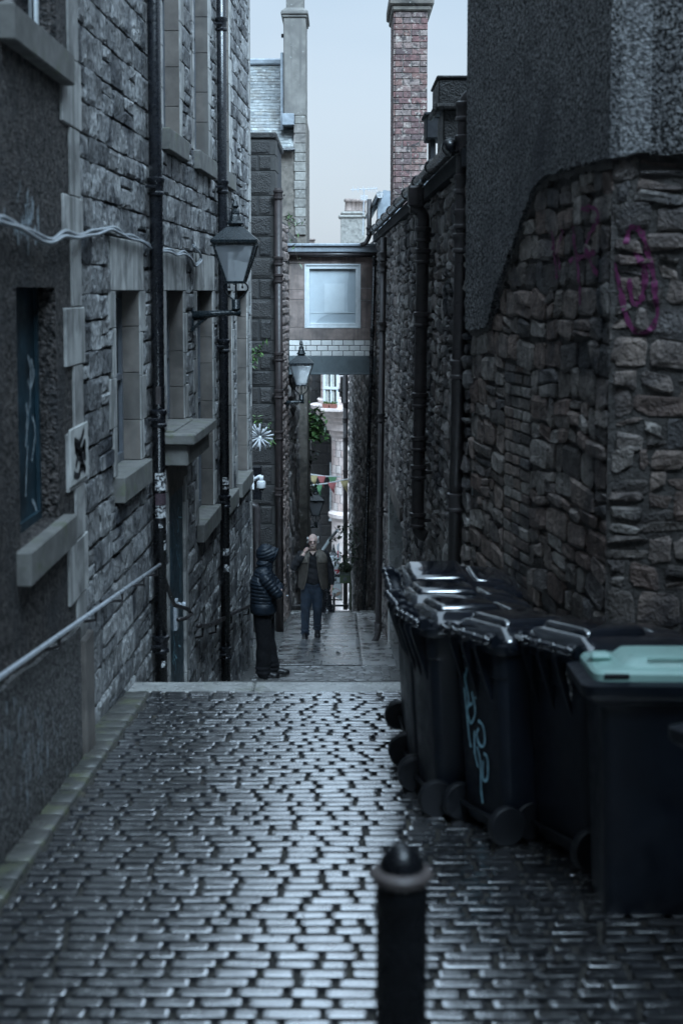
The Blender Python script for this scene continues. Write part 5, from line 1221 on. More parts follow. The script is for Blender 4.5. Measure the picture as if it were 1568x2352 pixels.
mb = MB(); mb.tube([at(738, 1268, 45), at(758, 1238, 45), at(775, 1218, 44)], .05, 8); tag(add('pale_strut', mb, M['signwhite'], None), 'pale slanting pole beside the head of the walking person', 'pole')

# ------------------------------------------------------------------ signs
def text(body, size, loc, rot, m, par, nm='lettering', ext=.004, align='LEFT', bold=0.0):
    cu = bpy.data.curves.new('txt', 'FONT'); cu.body = body; cu.size = size; cu.extrude = ext; cu.align_x = align; cu.resolution_u = 2; cu.offset = bold
    ob = bpy.data.objects.new('txt', cu); COL.objects.link(ob); ob.location = loc; ob.rotation_euler = rot
    bpy.context.view_layer.update(); dg = bpy.context.evaluated_depsgraph_get(); me = bpy.data.meshes.new_from_object(ob.evaluated_get(dg)); me.transform(ob.matrix_world)
    bpy.data.objects.remove(ob); me.materials.clear(); me.attributes.new('rnd', 'FLOAT', 'POINT'); return add(nm, me, m, par)
ds = 47.0; q = lambda px, py: at(px, py, ds); mpx = lambda n_: n_ * ds / FPX
sg = thing('noodle_sign', 'white hanging restaurant sign with red mark, UMA, JAPAN and noodle bowl', 'sign')
mb = MB(); mb.prism([(q(751, 1376).x, q(751, 1365).z), (q(783, 1376).x, q(783, 1377).z), (q(783, 1300).x, q(783, 1296).z), (q(751, 1300).x, q(751, 1298).z)], 0, .08, lambda u, v, n: Vector((u, ds + n, v))); add('board', mb, M['signwhite'], sg)
RX = (radians(90), 0, 0)
ink = M['ink']; redp = plain('sign_red', (.55, .05, .07), .6, var=.05); grn = plain('sign_green', (.12, .38, .12), .6, var=.2, vscale=30); tan_ = plain('sign_broth', (.58, .42, .32), .6, var=.2, vscale=20)
text('UMA', mpx(8.6), q(764.5, 1325) + Vector((0, -.01, 0)), RX, ink, sg, bold=.012); text('N', mpx(8.6), q(765.5, 1334.5) + Vector((0, -.01, 0)), RX, ink, sg, bold=.012); text(', JAPAN', mpx(4.6), q(766, 1340.5) + Vector((0, -.01, 0)), RX, ink, sg)
mb = MB(); c = q(772, 1312)
mb.prism([(c.x + mpx(x), c.z - mpx(y)) for x, y in ((-4, -3), (-1, -4), (1, -2), (3, -5), (7, -4), (8, 0), (5, 4), (1, 6), (-1, 4), (3, 1), (2, -1), (-3, 1))], -.012, 0, lambda u, v, n: Vector((u, ds + n, v))); mb.prism([(c.x + mpx(x), c.z - mpx(y)) for x, y in ((-8, -6), (-5, -7), (-5, -2), (-8, 0))], -.012, 0, lambda u, v, n: Vector((u, ds + n, v))); add('red_mark', mb, redp, sg)
def disc(px, py, rx, ry, rot, m, nm, n=-.012, par=sg):
    mb = MB(); c = q(px, py); mb.prism([(c.x + mpx(rx * cos(a) * cos(rot) - ry * sin(a) * sin(rot)), c.z + mpx(rx * cos(a) * sin(rot) + ry * sin(a) * cos(rot))) for a in [2 * pi * k / 18 for k in range(18)]], n, 0, lambda u, v, nn: Vector((u, ds + nn, v))); add(nm, mb, m, par)
disc(769, 1361, 12.5, 9.5, .1, redp, 'bowl_rim', -.004); disc(769, 1361, 11.8, 8.8, .1, M['signwhite'], 'noodle_bowl', -.006); disc(762, 1353, 5, 3.5, .2, grn, 'garnish', -.012); disc(776, 1364, 7.2, 4, .6, ink, 'meat_outline', -.013); disc(776, 1364, 6.4, 3.2, .6, tan_, 'meat', -.017); disc(761, 1366, 3.8, 4.2, 0, ink, 'egg_outline', -.013); disc(761, 1366, 3.2, 3.6, 0, M['signwhite'], 'egg', -.017); disc(761, 1366.5, 1.5, 1.6, 0, redp, 'yolk', -.020)
mb = MB(); mb.bbox(q(783.3, 1300).x, q(786, 1300).x, ds, ds + .08, q(784, 1378).z, q(784, 1340).z, .01); mb.lathe([(mpx(2.6), 0), (mpx(3.2), 0), (mpx(3.2), .03), (mpx(2.6), .03)], q(786.5, 1381) + Vector((0, .02, 0)), 12, ax=(0, 1, 0), ring=True); mb.tube([q(752, 1377), q(786, 1378)], .025, 6); add('sign_frame', mb, M['iron'], sg)
s2 = thing('awning_sign', 'small white sign above the noodle sign with a few dark letters', 'sign')
mb = MB(); mb.bbox(q(752, 1290).x, q(783, 1290).x, ds + .3, ds + .36, q(770, 1293).z, q(770, 1281).z, .01); add('board', mb, M['signwhite'], s2)
text(':.L', mpx(7), q(764, 1291) + Vector((0, .29, 0)), RX, ink, s2)
s3 = thing('projecting_sign', 'slim white projecting sign on the pink turret', 'sign')
mb = MB(); mb.prism([(q(773, 1268).x, q(773, 1296).z), (q(779, 1268).x, q(779, 1290).z), (q(779, 1260).x, q(779, 1258).z), (q(773, 1260).x, q(773, 1265).z)], 0, .06, lambda u, v, n: Vector((u, ds + 1 + n, v))); add('board', mb, M['signwhite'], s3)
disc(776, 1279, 1.4, 2, 0, redp, 'red_dot', .985, s3)

# ------------------------------------------------------------------ fluted post at the head of the lower steps
fp = thing('fluted_post', 'black fluted cast-iron post at the head of the lower steps', 'post')
d = 28.3; c = at(751, 1402, d); c.z = zl(d) + .02; mb = MB(); r = .085
n = 28; prof = [(.10, .16), (.085, .22), (.078, .62), (.092, .65), (.092, .69), (.07, .72), (.055, .76), (.03, .79)]
mb.loft([[c + Vector((rr * (1 - .07 * (k % 2)) * cos(2 * pi * k / n), rr * (1 - .07 * (k % 2)) * sin(2 * pi * k / n), h)) for k in range(n)] for rr, h in prof]); add('shaft', mb, M['iron'], fp)
mb = MB(); mb.lathe([(.145, 0), (.15, .03), (.13, .05), (.11, .08), (.118, .11), (.105, .15), (.10, .17)], c, 24); add('base', mb, M['iron'], fp, angle=35)

# ------------------------------------------------------------------ bollard in the foreground
bo = thing('bollard', 'out-of-focus black domed bollard with worn ring in front', 'bollard')
d = 3.66; c = at(922, 2000, d); zb = zu(d); mb = MB(); z = lambda py: at(922, py, d).z - zb; r = .0685
mb.lathe([(r * 1.25, 0), (r * 1.25, .12), (r * 1.02, .15), (r, .2), (r, z(2075))], (c.x, d, zb), 32); add('shaft', mb, M['iron'], bo, angle=35)
mb = MB(); mb.lathe([(r, z(2075)), (r * 1.03, z(2068)), (r * 1.03, z(2050)), (r, z(2040)), (r * 1.0, z(2028)), (r * .98, z(2022))], (c.x, d, zb), 32); add('neck', mb, M['iron'], bo, angle=35)
ringm = plain('worn_ring_paint', (.15, .125, .12), .35, var=.3, vscale=30, wear=(40, (.03, .025, .025), .55, .68))
mb = MB(); mb.lathe([(r * .98, z(2026)), (r * 1.16, z(2018)), (r * 1.21, z(2010)), (r * 1.2, z(2002)), (r * 1.05, z(1994)), (r * .95, z(1992))], (c.x, d, zb), 32); add('ring', mb, ringm, bo, angle=35)
mb = MB(); mb.lathe([(r * .92, z(1996)), (r * .88, z(1986)), (r * .80, z(1972)), (r * .64, z(1957)), (r * .50, z(1948)), (r * .36, z(1942)), (r * .2, z(1938.5)), (0, z(1938))], (c.x, d, zb), 32); add('dome', mb, M['iron'], bo, angle=50)

# ------------------------------------------------------------------ wheelie bins
def rrect(x0, x1, y0, y1, z, r=.05, n=4, zf=None):
    pts = []
    for cx, cy, a in ((x1 - r, y1 - r, 0), (x0 + r, y1 - r, pi / 2), (x0 + r, y0 + r, pi), (x1 - r, y0 + r, 1.5 * pi)):
        for k in range(n + 1):
            t = a + pi / 2 * k / n; x, y = cx + r * cos(t), cy + r * sin(t); pts.append(Vector((x, y, z + (zf(x, y) if zf else 0))))
    return pts
def make_bin(name, label, W=.50, D=.60, H=1.06, lidm='binlid', wheels=True):
    """rear (handle, wheels) at -x, front at +x, width along y"""
    t = thing(name, label, 'wheelie bin', group='wheelie bins along the right wall')
    w, x0, x1 = W / 2, -D / 2, D / 2
    mb = MB(); Hb = H - .10
    rings = [rrect(x0 + .10, x1 - .10, -w + .045, w - .045, .03, .05), rrect(x0 + .085, x1 - .095, -w + .04, w - .04, .06, .05), rrect(x0 + .075, x1 - .085, -w + .036, w - .036, .22, .05)]
    rings += [rrect(x0 + .04, x1 - .05, -w + .016, w - .016, Hb - .16, .055), rrect(x0 + .03, x1 - .04, -w + .01, w - .01, Hb - .15, .055), rrect(x0 + .025, x1 - .035, -w + .006, w - .006, Hb - .02, .055)]
    mb.loft(rings); body = add('body', mb, M['bin'], t, angle=35)
    mb = MB()
    for sg in (-1, 1):
        for xx in (-.10, .02, .14): 
            mb = MB(); y0 = sg * (w - .035); mb.loft([[Vector((xx - .022, y0, .10)), Vector((xx + .022, y0, .10)), Vector((xx + .022, y0 + sg * .012, .10)), Vector((xx - .022, y0 + sg * .012, .10))], [Vector((xx - .022, y0 + sg * .022, Hb - .17)), Vector((xx + .022, y0 + sg * .022, Hb - .17)), Vector((xx + .022, y0 + sg * .034, Hb - .17)), Vector((xx - .022, y0 + sg * .034, Hb - .17))]]); add('rib', mb, M['bin'], body)
    mb = MB(); mb.loft([rrect(x0 + .0, x1 - .005, -w - .015, w + .015, Hb - .03, .06), rrect(x0 - .005, x1, -w - .02, w + .02, Hb - .02, .06), rrect(x0 - .005, x1, -w - .02, w + .02, Hb + .015, .06), rrect(x0 + .01, x1 - .01, -w - .01, w + .01, Hb + .022, .06)]); add('rim', mb, M['bin'], t, angle=35)
    # gussets under the rear rim
    for yy in (-w * .5, w * .05, w * .55):
        mb = MB(); mb.prism([(x0 + .05, Hb - .30), (x0 - .045, Hb - .02), (x0 - .045, Hb + .01), (x0 + .05, Hb)], yy - .012, yy + .012, lambda a, b, n: Vector((a, n, b))); add('gusset', mb, M['bin'], body)
    # lid
    def dome(x, y): tx = (x - x0) / D; return .055 * max(0, 1 - ((tx - .36) / .72) ** 2) - .02 * (abs(y) / w) ** 3
    zl0 = Hb + .03
    mb = MB(); mb.loft([rrect(x0 + .03, x1 + .03, -w - .022, w + .022, zl0 - .045, .055), rrect(x0 + .03, x1 + .035, -w - .026, w + .026, zl0 - .04, .06), rrect(x0 + .03, x1 + .035, -w - .026, w + .026, zl0 - .005, .06), rrect(x0 + .04, x1 + .02, -w - .012, w + .012, zl0 + .012, .06, zf=lambda x, y: dome(x, y) * .3), rrect(x0 + .06, x1 - .03, -w + .03, w - .03, zl0 + .02, .06, zf=dome), rrect(x0 + .12, x1 - .12, -w + .10, w - .10, zl0 + .026, .05, zf=dome)])
    lid = add('lid', mb, M[lidm], t, angle=75)
    # raised pressings on the lid
    for a, b, c, e, h in ((x0 + .09, x0 + .46, -w * .72, w * .72, .042), (x0 + .49, x1 - .04, -w * .6, w * .6, .022)):
        mb = MB(); mb.loft([rrect(a + q1_, b - q1_ * 1.4, c + q1_, e - q1_, zl0 + .012 + h * q2_, .03, 3, dome) for q1_, q2_ in ((0, 0), (.003, .35), (.008, .65), (.015, .85), (.024, .96), (.034, 1.0))]); add('pressing', mb, M[lidm], lid, smooth=True)
    # hinge bar with ribs, lugs, grip at front
    mb = MB(); hz = Hb + .045; mb.tube([(x0 - .035, -w + .0, hz), (x0 - .035, w - .0, hz)], .017, 12); hd = add('handle_bar', mb, M['binlid'], t, smooth=True)
    for k in range(5):
        yy = -w + .03 + (W - .06) * k / 4; mb = MB(); mb.lathe([(.017, -.014), (.024, -.010), (.024, .010), (.017, .014)], (x0 - .035, yy, hz), 12, ax=(0, 1, 0)); add('handle_ring', mb, M['binlid'], hd, smooth=True)
    for yy in (-w + .035, w - .035):
        mb = MB(); mb.lathe([(.03, -.03), (.036, -.025), (.036, .025), (.03, .03)], (x0 + .0, yy, hz - .006), 14, ax=(0, 1, 0)); mb.bbox(x0 - .01, x0 + .12, yy - .026, yy + .026, hz - .035, hz + .012, .008); add('hinge_lug', mb, M['bin'], t, angle=35)
    mb = MB(); mb.bbox(x1 - .01, x1 + .055, -.09, .09, zl0 - .03, zl0 + .0, .012); add('lid_grip', mb, M[lidm], lid)
    if wheels:
        mb = MB(); mb.tube([(x0 + .07, -w - .0, .10), (x0 + .07, w + .0, .10)], .012, 8); add('axle', mb, M['hub'], t)
        for sg in (-1, 1):
            cy = sg * (w - .012); mb = MB(); mb.lathe([(.062, -.024), (.092, -.026), (.10, -.016), (.10, .016), (.092, .026), (.062, .024)], (x0 + .07, cy, .10), 22, ax=(0, 1, 0)); wh = add('wheel', mb, M['tyre'], t, angle=40)
            mb = MB(); mb.lathe([(.0, -.014), (.02, -.018), (.03, -.012), (.064, -.016), (.064, .016), (.03, .012), (.02, .018), (0, .014)], (x0 + .07, cy, .10), 20, ax=(0, 1, 0)); add('hub', mb, M['hub'], wh, angle=40)
    return t
def set_bin(t, x, y, rot, tilt=1.0, roll=0.0):
    t.rotation_mode = 'XYZ'
    Mz = Matrix.Rotation(rot, 4, 'Z'); Mx = Matrix.Rotation(-math.atan(.09) * tilt, 4, 'X'); t.matrix_world = Matrix.Translation((x, y, zu(y) + .02)) @ Mx @ Mz
def rear_left(t, lx_, ly_, ang, W, D, tilt=1.0):
    """put the rear-left top corner (seen from behind) of a bin at plan point; ang = direction the rear faces, from -x turned towards the camera"""
    out = Vector((-cos(ang), -sin(ang))); along = Vector((sin(ang), -cos(ang)))
    c = Vector((lx_, ly_)) + along * (W / 2) - out * (D / 2 + .03); set_bin(t, c.x, c.y, ang, tilt); return c
random.seed(12)
B2 = make_bin('wheelie_bin', 'black wheelie bin with streaked lid directly behind the mint-lidded bin', .56, .74, 1.10); rear_left(B2, .86, 6.98, radians(24), .56, .74)
B3 = make_bin('wheelie_bin', 'black wheelie bin with pale blue scrawl on its back', .54, .72, 1.09); rear_left(B3, .535, 7.36, radians(22), .54, .72)
B4 = make_bin('wheelie_bin', 'black wheelie bin just past the scrawled one', .54, .72, 1.10); rear_left(B4, .32, 7.93, radians(10), .54, .72)
B5 = make_bin('wheelie_bin', 'black wheelie bin second from the far end of the row', .56, .72, 1.12); rear_left(B5, .285, 8.55, radians(4), .56, .72)
B6 = make_bin('wheelie_bin', 'farthest black wheelie bin, its wet lid tilted towards the bollard', .60, .76, 1.16); rear_left(B6, .29, 9.42, radians(3), .60, .76, -.6)
# nearer pair: one with a mint green lid, one cut by the frame
def make_caddy(label, x, y, ang, W=.56, D=.66, H=1.0):
    t = thing('wheelie_bin', label, 'wheelie bin', group='wheelie bins along the right wall'); w, x0, x1 = W / 2, -D / 2, D / 2
    mb = MB(); mb.loft([rrect(x0 + .07, x1 - .07, -w + .05, w - .05, .0, .05), rrect(x0 + .05, x1 - .05, -w + .035, w - .035, H - .14, .05), rrect(x0 + .03, x1 - .03, -w + .02, w - .02, H - .08, .05)]); body = add('body', mb, M['bin'], t, angle=35)
    mb = MB(); mb.loft([rrect(x0 + .03, x1 - .03, -w + .02, w - .02, H - .09, .05), rrect(x0 - .03, x1 + .03, -w - .03, w + .03, H - .05, .06), rrect(x0 - .035, x1 + .035, -w - .035, w + .035, H - .035, .06), rrect(x0 - .035, x1 + .035, -w - .035, w + .035, H + .0, .06), rrect(x0 + .0, x1 - .0, -w - .0, w + .0, H + .012, .05)]); add('rim', mb, M['bin'], t, angle=35)
    mb = MB(); z = H + .012; mb.loft([rrect(x0 + .02, x1 - .02, -w + .015, w - .015, z, .06), rrect(x0 + .02, x1 - .02, -w + .015, w - .015, z + .03, .06), rrect(x0 + .035, x1 - .035, -w + .03, w - .03, z + .045, .05), rrect(x0 + .09, x1 - .06, -w + .07, w - .07, z + .052, .05)]); lid = add('lid', mb, M['mint'], t, angle=32)
    mb = MB(); mb.loft([rrect(x0 + .15, x1 - .05, -w + .075, w - .075, z + .05, .05), rrect(x0 + .19, x1 - .07, -w + .10, w - .10, z + .085, .05), rrect(x0 + .23, x1 - .09, -w + .13, w - .13, z + .09, .04)]); add('raised_panel', mb, M['mint'], lid, angle=40)
    mb = MB(); mb.bbox(x0 + .03, x0 + .13, -.05, .05, z + .05, z + .085, .02); add('lid_catch', mb, M['mint'], lid)
    mb = MB(); mb.bbox(x0 + .06, x0 + .17, -w + .008, -w + .05, z + .012, z + .034, .006); add('grip_slot', mb, M['dark'], lid)
    mb = MB(); mb.tube([(x0 + .26, -w + .085, z + .088), (x1 - .1, -w + .085, z + .088)], .006, 6); add('lid_bead', mb, M['mint'], lid)
    for sg in (-1, 1):
        mb = MB(); mb.lathe([(.0, -.02), (.10, -.02), (.10, .02), (0, .02)], (x1 - .09, sg * (w - .02), .10), 20, ax=(0, 1, 0)); add('wheel', mb, M['tyre'], t, angle=40)
    set_bin(t, x, y, ang); return t
B1 = make_caddy('black wheelie bin with mint green lid nearest the bollard', 1.055 + .35, 5.98 + .17, radians(-2))
B0 = make_caddy('cut-off bin with green lid at the bottom edge of the row', 1.24 + .42, 4.98, radians(30))
# ------------------------------------------------------------------ paint laid on real surfaces
RB = BVHTree.FromPolygons([Vector(v) for v in RC.v], RC.f)
def ribbon(pts, nrm, w, bvh=None, off=.006, step=.02, mb=None, ragged=.25, brk=0.0):
    """strip of paint along world points pts, dropped along -nrm onto the surface"""
    mb = mb or MB(); nrm = Vector(nrm).normalized(); P = [Vector(p) for p in pts]; dense = []
    for a, b in zip(P, P[1:]):
        n = max(1, int((b - a).length / step)); dense += [a.lerp(b, k / n) for k in range(n)]
    dense.append(P[-1])
    def drop(p):
        if bvh is None: return p + nrm * off
        h = bvh.ray_cast(p + nrm * .25, -nrm, .4); return (h[0] + nrm * off) if h[0] is not None else p + nrm * .012
    prev = None
    for i, p in enumerate(dense):
        t = (dense[min(i + 1, len(dense) - 1)] - dense[max(i - 1, 0)])
        if t.length < 1e-6: continue
        s_ = t.normalized().cross(nrm); ww = w * U(1 - ragged, 1 + ragged)
        row = [mb.vert(drop(p + s_ * ww * k)) for k in (-.5, -.17, .17, .5)]
        if prev:
            for k in range(3):
                a, b, c, e = prev[k], prev[k + 1], row[k + 1], row[k]
                if max((Vector(mb.v[a]) - Vector(mb.v[e])).length, (Vector(mb.v[b]) - Vector(mb.v[c])).length) < .05 and random.random() > brk: mb.face(a, b, c, e)
        prev = row
    return mb
def wall_stroke(wall, pl, w, mb): ribbon(smooth_path([wall.P(*wall.hit(x, y)) for x, y in pl], 4), (wall.n.x, wall.n.y, 0), w, RB, mb=mb, ragged=.45, brk=.12)
gr = MB()
for pl in (((1272, 530), (1276, 580), (1284, 640)), ((1296, 528), (1286, 580), (1290, 620)), ((1320, 520), (1328, 590), (1334, 640), (1338, 700)), ((1346, 482), (1372, 478), (1380, 500), (1366, 522), (1350, 560), (1360, 600), (1376, 630)), ((1310, 600), (1340, 590), (1370, 580))): wall_stroke(RW1, pl, .032, gr)
for pl in (((1405, 600), (1420, 640), (1432, 700), (1446, 745), (1470, 765), (1496, 755), (1508, 720), (1504, 650), (1490, 590), (1478, 545), (1460, 522), (1444, 530), (1440, 560)), ((1456, 580), (1474, 600), (1482, 640), (1474, 685), (1460, 698), (1450, 680), (1446, 640))): wall_stroke(RW0, pl, .030, gr)
tag(add('wall_graffiti', gr, M['purple'], None), 'magenta spray-paint scrawl on the exposed rubble wall', 'graffiti')
# pale scrawl on the back of one bin (rear face of the scrawled bin)
bpy.context.view_layer.update()
mw = B3.matrix_world
Hb = .99
def rear(yv, z): return Vector((-.36 + .075 - .035 * (z - .22) / .6 - .004, yv, z))
lines = [[(.16, .86), (.13, .90), (.10, .84), (.14, .78), (.17, .84)], [(.14, .80), (.10, .68), (.13, .60)], [(.06, .72), (.03, .62), (.09, .55), (.12, .62), (.06, .66)], [(.02, .70), (.02, .69)], [(.0, .58), (-.05, .56), (-.06, .48), (-.01, .45), (.03, .50), (.0, .54)], [(.05, .52), (.06, .40), (.03, .33)], [(-.04, .42), (-.08, .40), (-.07, .30), (-.02, .28), (-.03, .38)], [(.03, .44), (.0, .36), (.01, .22), (.0, .15)], [(.15, .80), (.12, .5), (.10, .42)]]
gb = MB()
for pl in lines: ribbon(smooth_path([rear(y, z) for y, z in pl], 4), (-1, 0, 0), .016, None, .004, .02, gb)
add('scrawl', gb, M['cyanpaint'], B3, label='pale blue scrawl')
mk = MB(); ribbon([Vector((-.37 + .02, -.16, .93)), Vector((-.37 + .02, -.19, .86)), Vector((-.35, -.20, .80))], (-1, 0, 0), .02, None, .008, .01, mk); add('bird_streak', mk, M['stickerwhite'], B2)
# white panel with black scrawl on the dressed strip
zt, zb_ = L0.hit(170, 978)[1], L0.hit(170, 1108)[1]; ua, ub_ = L0.u(151, 1000), L0.u(198, 1000); ub_ = min(ub_, L0.L + .0)
ps = thing('tagged_panel', 'white panel with black scrawled tag on the dressed strip', 'panel')
mb = MB(); mb.bbox(ua, ub_, zb_, zt, .018, .028, .004, L0.F); add('panel', mb, M['posterpaper'], ps)
tg = MB(); W_, H_ = ub_ - ua, zt - zb_
for pl in (((.25, .82), (.3, .6), (.6, .75), (.75, .9)), ((.22, .62), (.5, .5), (.8, .66), (.7, .4), (.4, .45), (.25, .3)), ((.5, .62), (.55, .4), (.5, .25), (.75, .2)), ((.15, .2), (.4, .12), (.6, .3), (.8, .12)), ((.2, .75), (.45, .68), (.42, .5)), ((.6, .55), (.75, .52), (.8, .3))):
    ribbon(smooth_path([L0.P(ua + x * W_, zb_ + y * H_, .028) for x, y in pl], 4), (1, 0, 0), .045, None, .003, .02, tg)
add('tag', tg, M['ink'], ps)
# pale marks on door and harl
dm = MB(); a, b, z0, z1 = door
for k in range(16):
    x = a + (b - a) * U(.12, .8); z = U(z1 - 1.8, z1 - .25); ribbon(smooth_path([L1.P(x, z, -.014), L1.P(x + U(-.1, .15), z - U(.05, .15), -.014), L1.P(x + U(-.1, .2), z - U(.12, .3), -.014)], 4), (1, 0, 0), U(.008, .02), None, .004, .03, dm)
add('door_scrawl', dm, M['cyanpaint'], dr)
wm = MB(); random.seed(3)
for k in range(40):
    x, y = random.gauss(60, 14), random.gauss(480, 28); u, z = L0.hit(x, y); ribbon([L0.P(u, z, 0), L0.P(u + U(-.02, .02), z - U(.03, .12), 0)], (1, 0, 0), U(.006, .02), None, .004, .02, wm)
for k in range(60):
    x, y = random.gauss(70, 40), random.gauss(1700, 60); u, z = L0.hit(x, y); ribbon([L0.P(u, z, .03), L0.P(u + U(-.02, .02), z - U(.03, .12), .03)], (1, 0, 0), U(.004, .010), None, .004, .02, wm)
add('paint_drips', wm, M['palewash'], ten, kind='stuff')
# window boarding scrawl
a, b, z0, z1 = bayhole[0]; bay_win = [o for o in ten.children if o.name.startswith('window') and o.active_material.name == 'painted_boarding'][0]
for k in range(14):
    bs = MB(); u, z = U(a + .1, b - .1), U(z0 + .1, z1 - .3); ribbon(smooth_path([L0.P(u, z, -.125), L0.P(u + U(-.12, .12), z - .1, -.125), L0.P(u + U(-.1, .1), z - U(.15, .3), -.125)], 4), (1, 0, 0), U(.01, .03), None, .004, .02, bs)
    add('scrawl_stroke', bs, M['palewash'], bay_win)

# litter specks on the setts
lm = MB(); random.seed(9)
for k in range(46):
    x, d = U(-1.3, 1.3), U(4.6, 10.7); s_ = U(.006, .014); lm.rnd = random.random(); lm.bbox(x, x + s_ * 1.4, d, d + s_, zu(d) + .024, zu(d) + .030, .002)
add('litter', lm, M['stickerwhite'], None, kind='stuff', label='scattered pale litter specks on the wet setts', category='litter')

# ------------------------------------------------------------------ television aerial
ta = thing('television_aerial', 'thin rooftop television aerial beside the distant chimney pots', 'aerial')
X = lambda px, py: at(px, py, 80.0); mb = MB(); mb.tube([X(833, 540), X(836, 435)], .03, 6); add('mast', mb, M['steel'], ta)
mb = MB(); mb.tube([X(806, 436), X(866, 433)], .025, 6)
for px in (810, 822, 834, 846, 852, 858, 864): mb.tube([X(px, 429), X(px, 441)], .018, 5)
add('boom', mb, M['steel'], ta)
mb = MB()
for py in (450, 453, 456, 459): mb.tube([X(828, py), X(844, py)], .018, 5)
for px in (830, 836, 842): mb.tube([X(px, 448), X(px, 461)], .018, 5)
add('grid_reflector', mb, M['steel'], ta)

# ------------------------------------------------------------------ people
def cone(mb, a, b, ra, rb, n=12):
    a, b = Vector(a), Vector(b); d = (b - a); L = d.length
    if L < 1e-5: mb.ell(a, (ra,) * 3); return
    Mq = d.to_track_quat('Z', 'Y').to_matrix()
    prof = [(0, -ra)] + [(ra * cos(t), ra * sin(t)) for t in (-1.1, -.6, -.2, 0)] + [(rb * cos(t), L + rb * sin(t)) for t in (0, .2, .6, 1.1)] + [(0, L + rb)]
    mb.lathe([(max(r, 1e-4), h) for r, h in prof], a, n, ax=d)
def limb(mb, pts):
    for (a, ra), (b, rb) in zip(pts, pts[1:]): cone(mb, a, b, ra, rb)
def fuse(name, mb, voxel, m, parent, smooth=4, disp=None, fac=.5):
    me = mesh(name, mb); ob = bpy.data.objects.new('tmp', me); COL.objects.link(ob)
    md = ob.modifiers.new('r', 'REMESH'); md.mode = 'VOXEL'; md.voxel_size = voxel
    ms = ob.modifiers.new('s', 'SMOOTH'); ms.iterations = smooth; ms.factor = fac
    bpy.context.view_layer.update(); dg = bpy.context.evaluated_depsgraph_get(); m2 = bpy.data.meshes.new_from_object(ob.evaluated_get(dg)); bpy.data.objects.remove(ob)
    if disp:
        nn = [v.normal.copy() for v in m2.vertices]
        for v, n in zip(m2.vertices, nn): v.co += n * disp(v.co, n)
        m2.update()
    if 'rnd' not in m2.attributes: m2.attributes.new('rnd', 'FLOAT', 'POINT')
    m2.shade_smooth(); m2.materials.clear(); return add(name, m2, m, parent)
skin = plain('skin', (.54, .38, .335), .5, var=.15, vscale=30)
skin.node_tree.nodes['Principled BSDF'].inputs['Subsurface Weight'].default_value = .1
knit = plain('black_knit', (.004, .0045, .007), .85, var=.2, vscale=60, bump=(300, .3, .002))
vestm = plain('brown_waxed_gilet', (.042, .036, .030), .6, var=.4, vscale=14, bump=(40, .3, .006), wear=(22, (.09, .08, .068), .60, .78))
vestl = plain('gilet_yoke', (.105, .093, .078), .65, var=.35, vscale=18, bump=(60, .3, .004))
denim = plain('blue_denim', (.006, .014, .027), .8, var=.5, vscale=9, bump=(40, .35, .008), wear=(7, (.018, .036, .056), .56, .75))
shoem = plain('black_leather', (.008, .008, .010), .4, var=.3)
solem = plain('pale_sole', (.28, .22, .18), .7, var=.2)
hairm = plain('grey_hair', (.36, .36, .35), .8, var=.4, vscale=80, bump=(150, .5, .004))
glassm = plain('spectacle_frame', (.01, .01, .012), .3)
lensm = plain('brown_lens', (.17, .12, .105), .75, spec=.2)
puff = plain('navy_quilted_nylon', (.008, .015, .025), .56, var=.3, vscale=12, bump=(60, .35, .004))
trous = plain('black_trousers', (.003, .0035, .006), .9, var=.3, vscale=12, bump=(30, .4, .01))

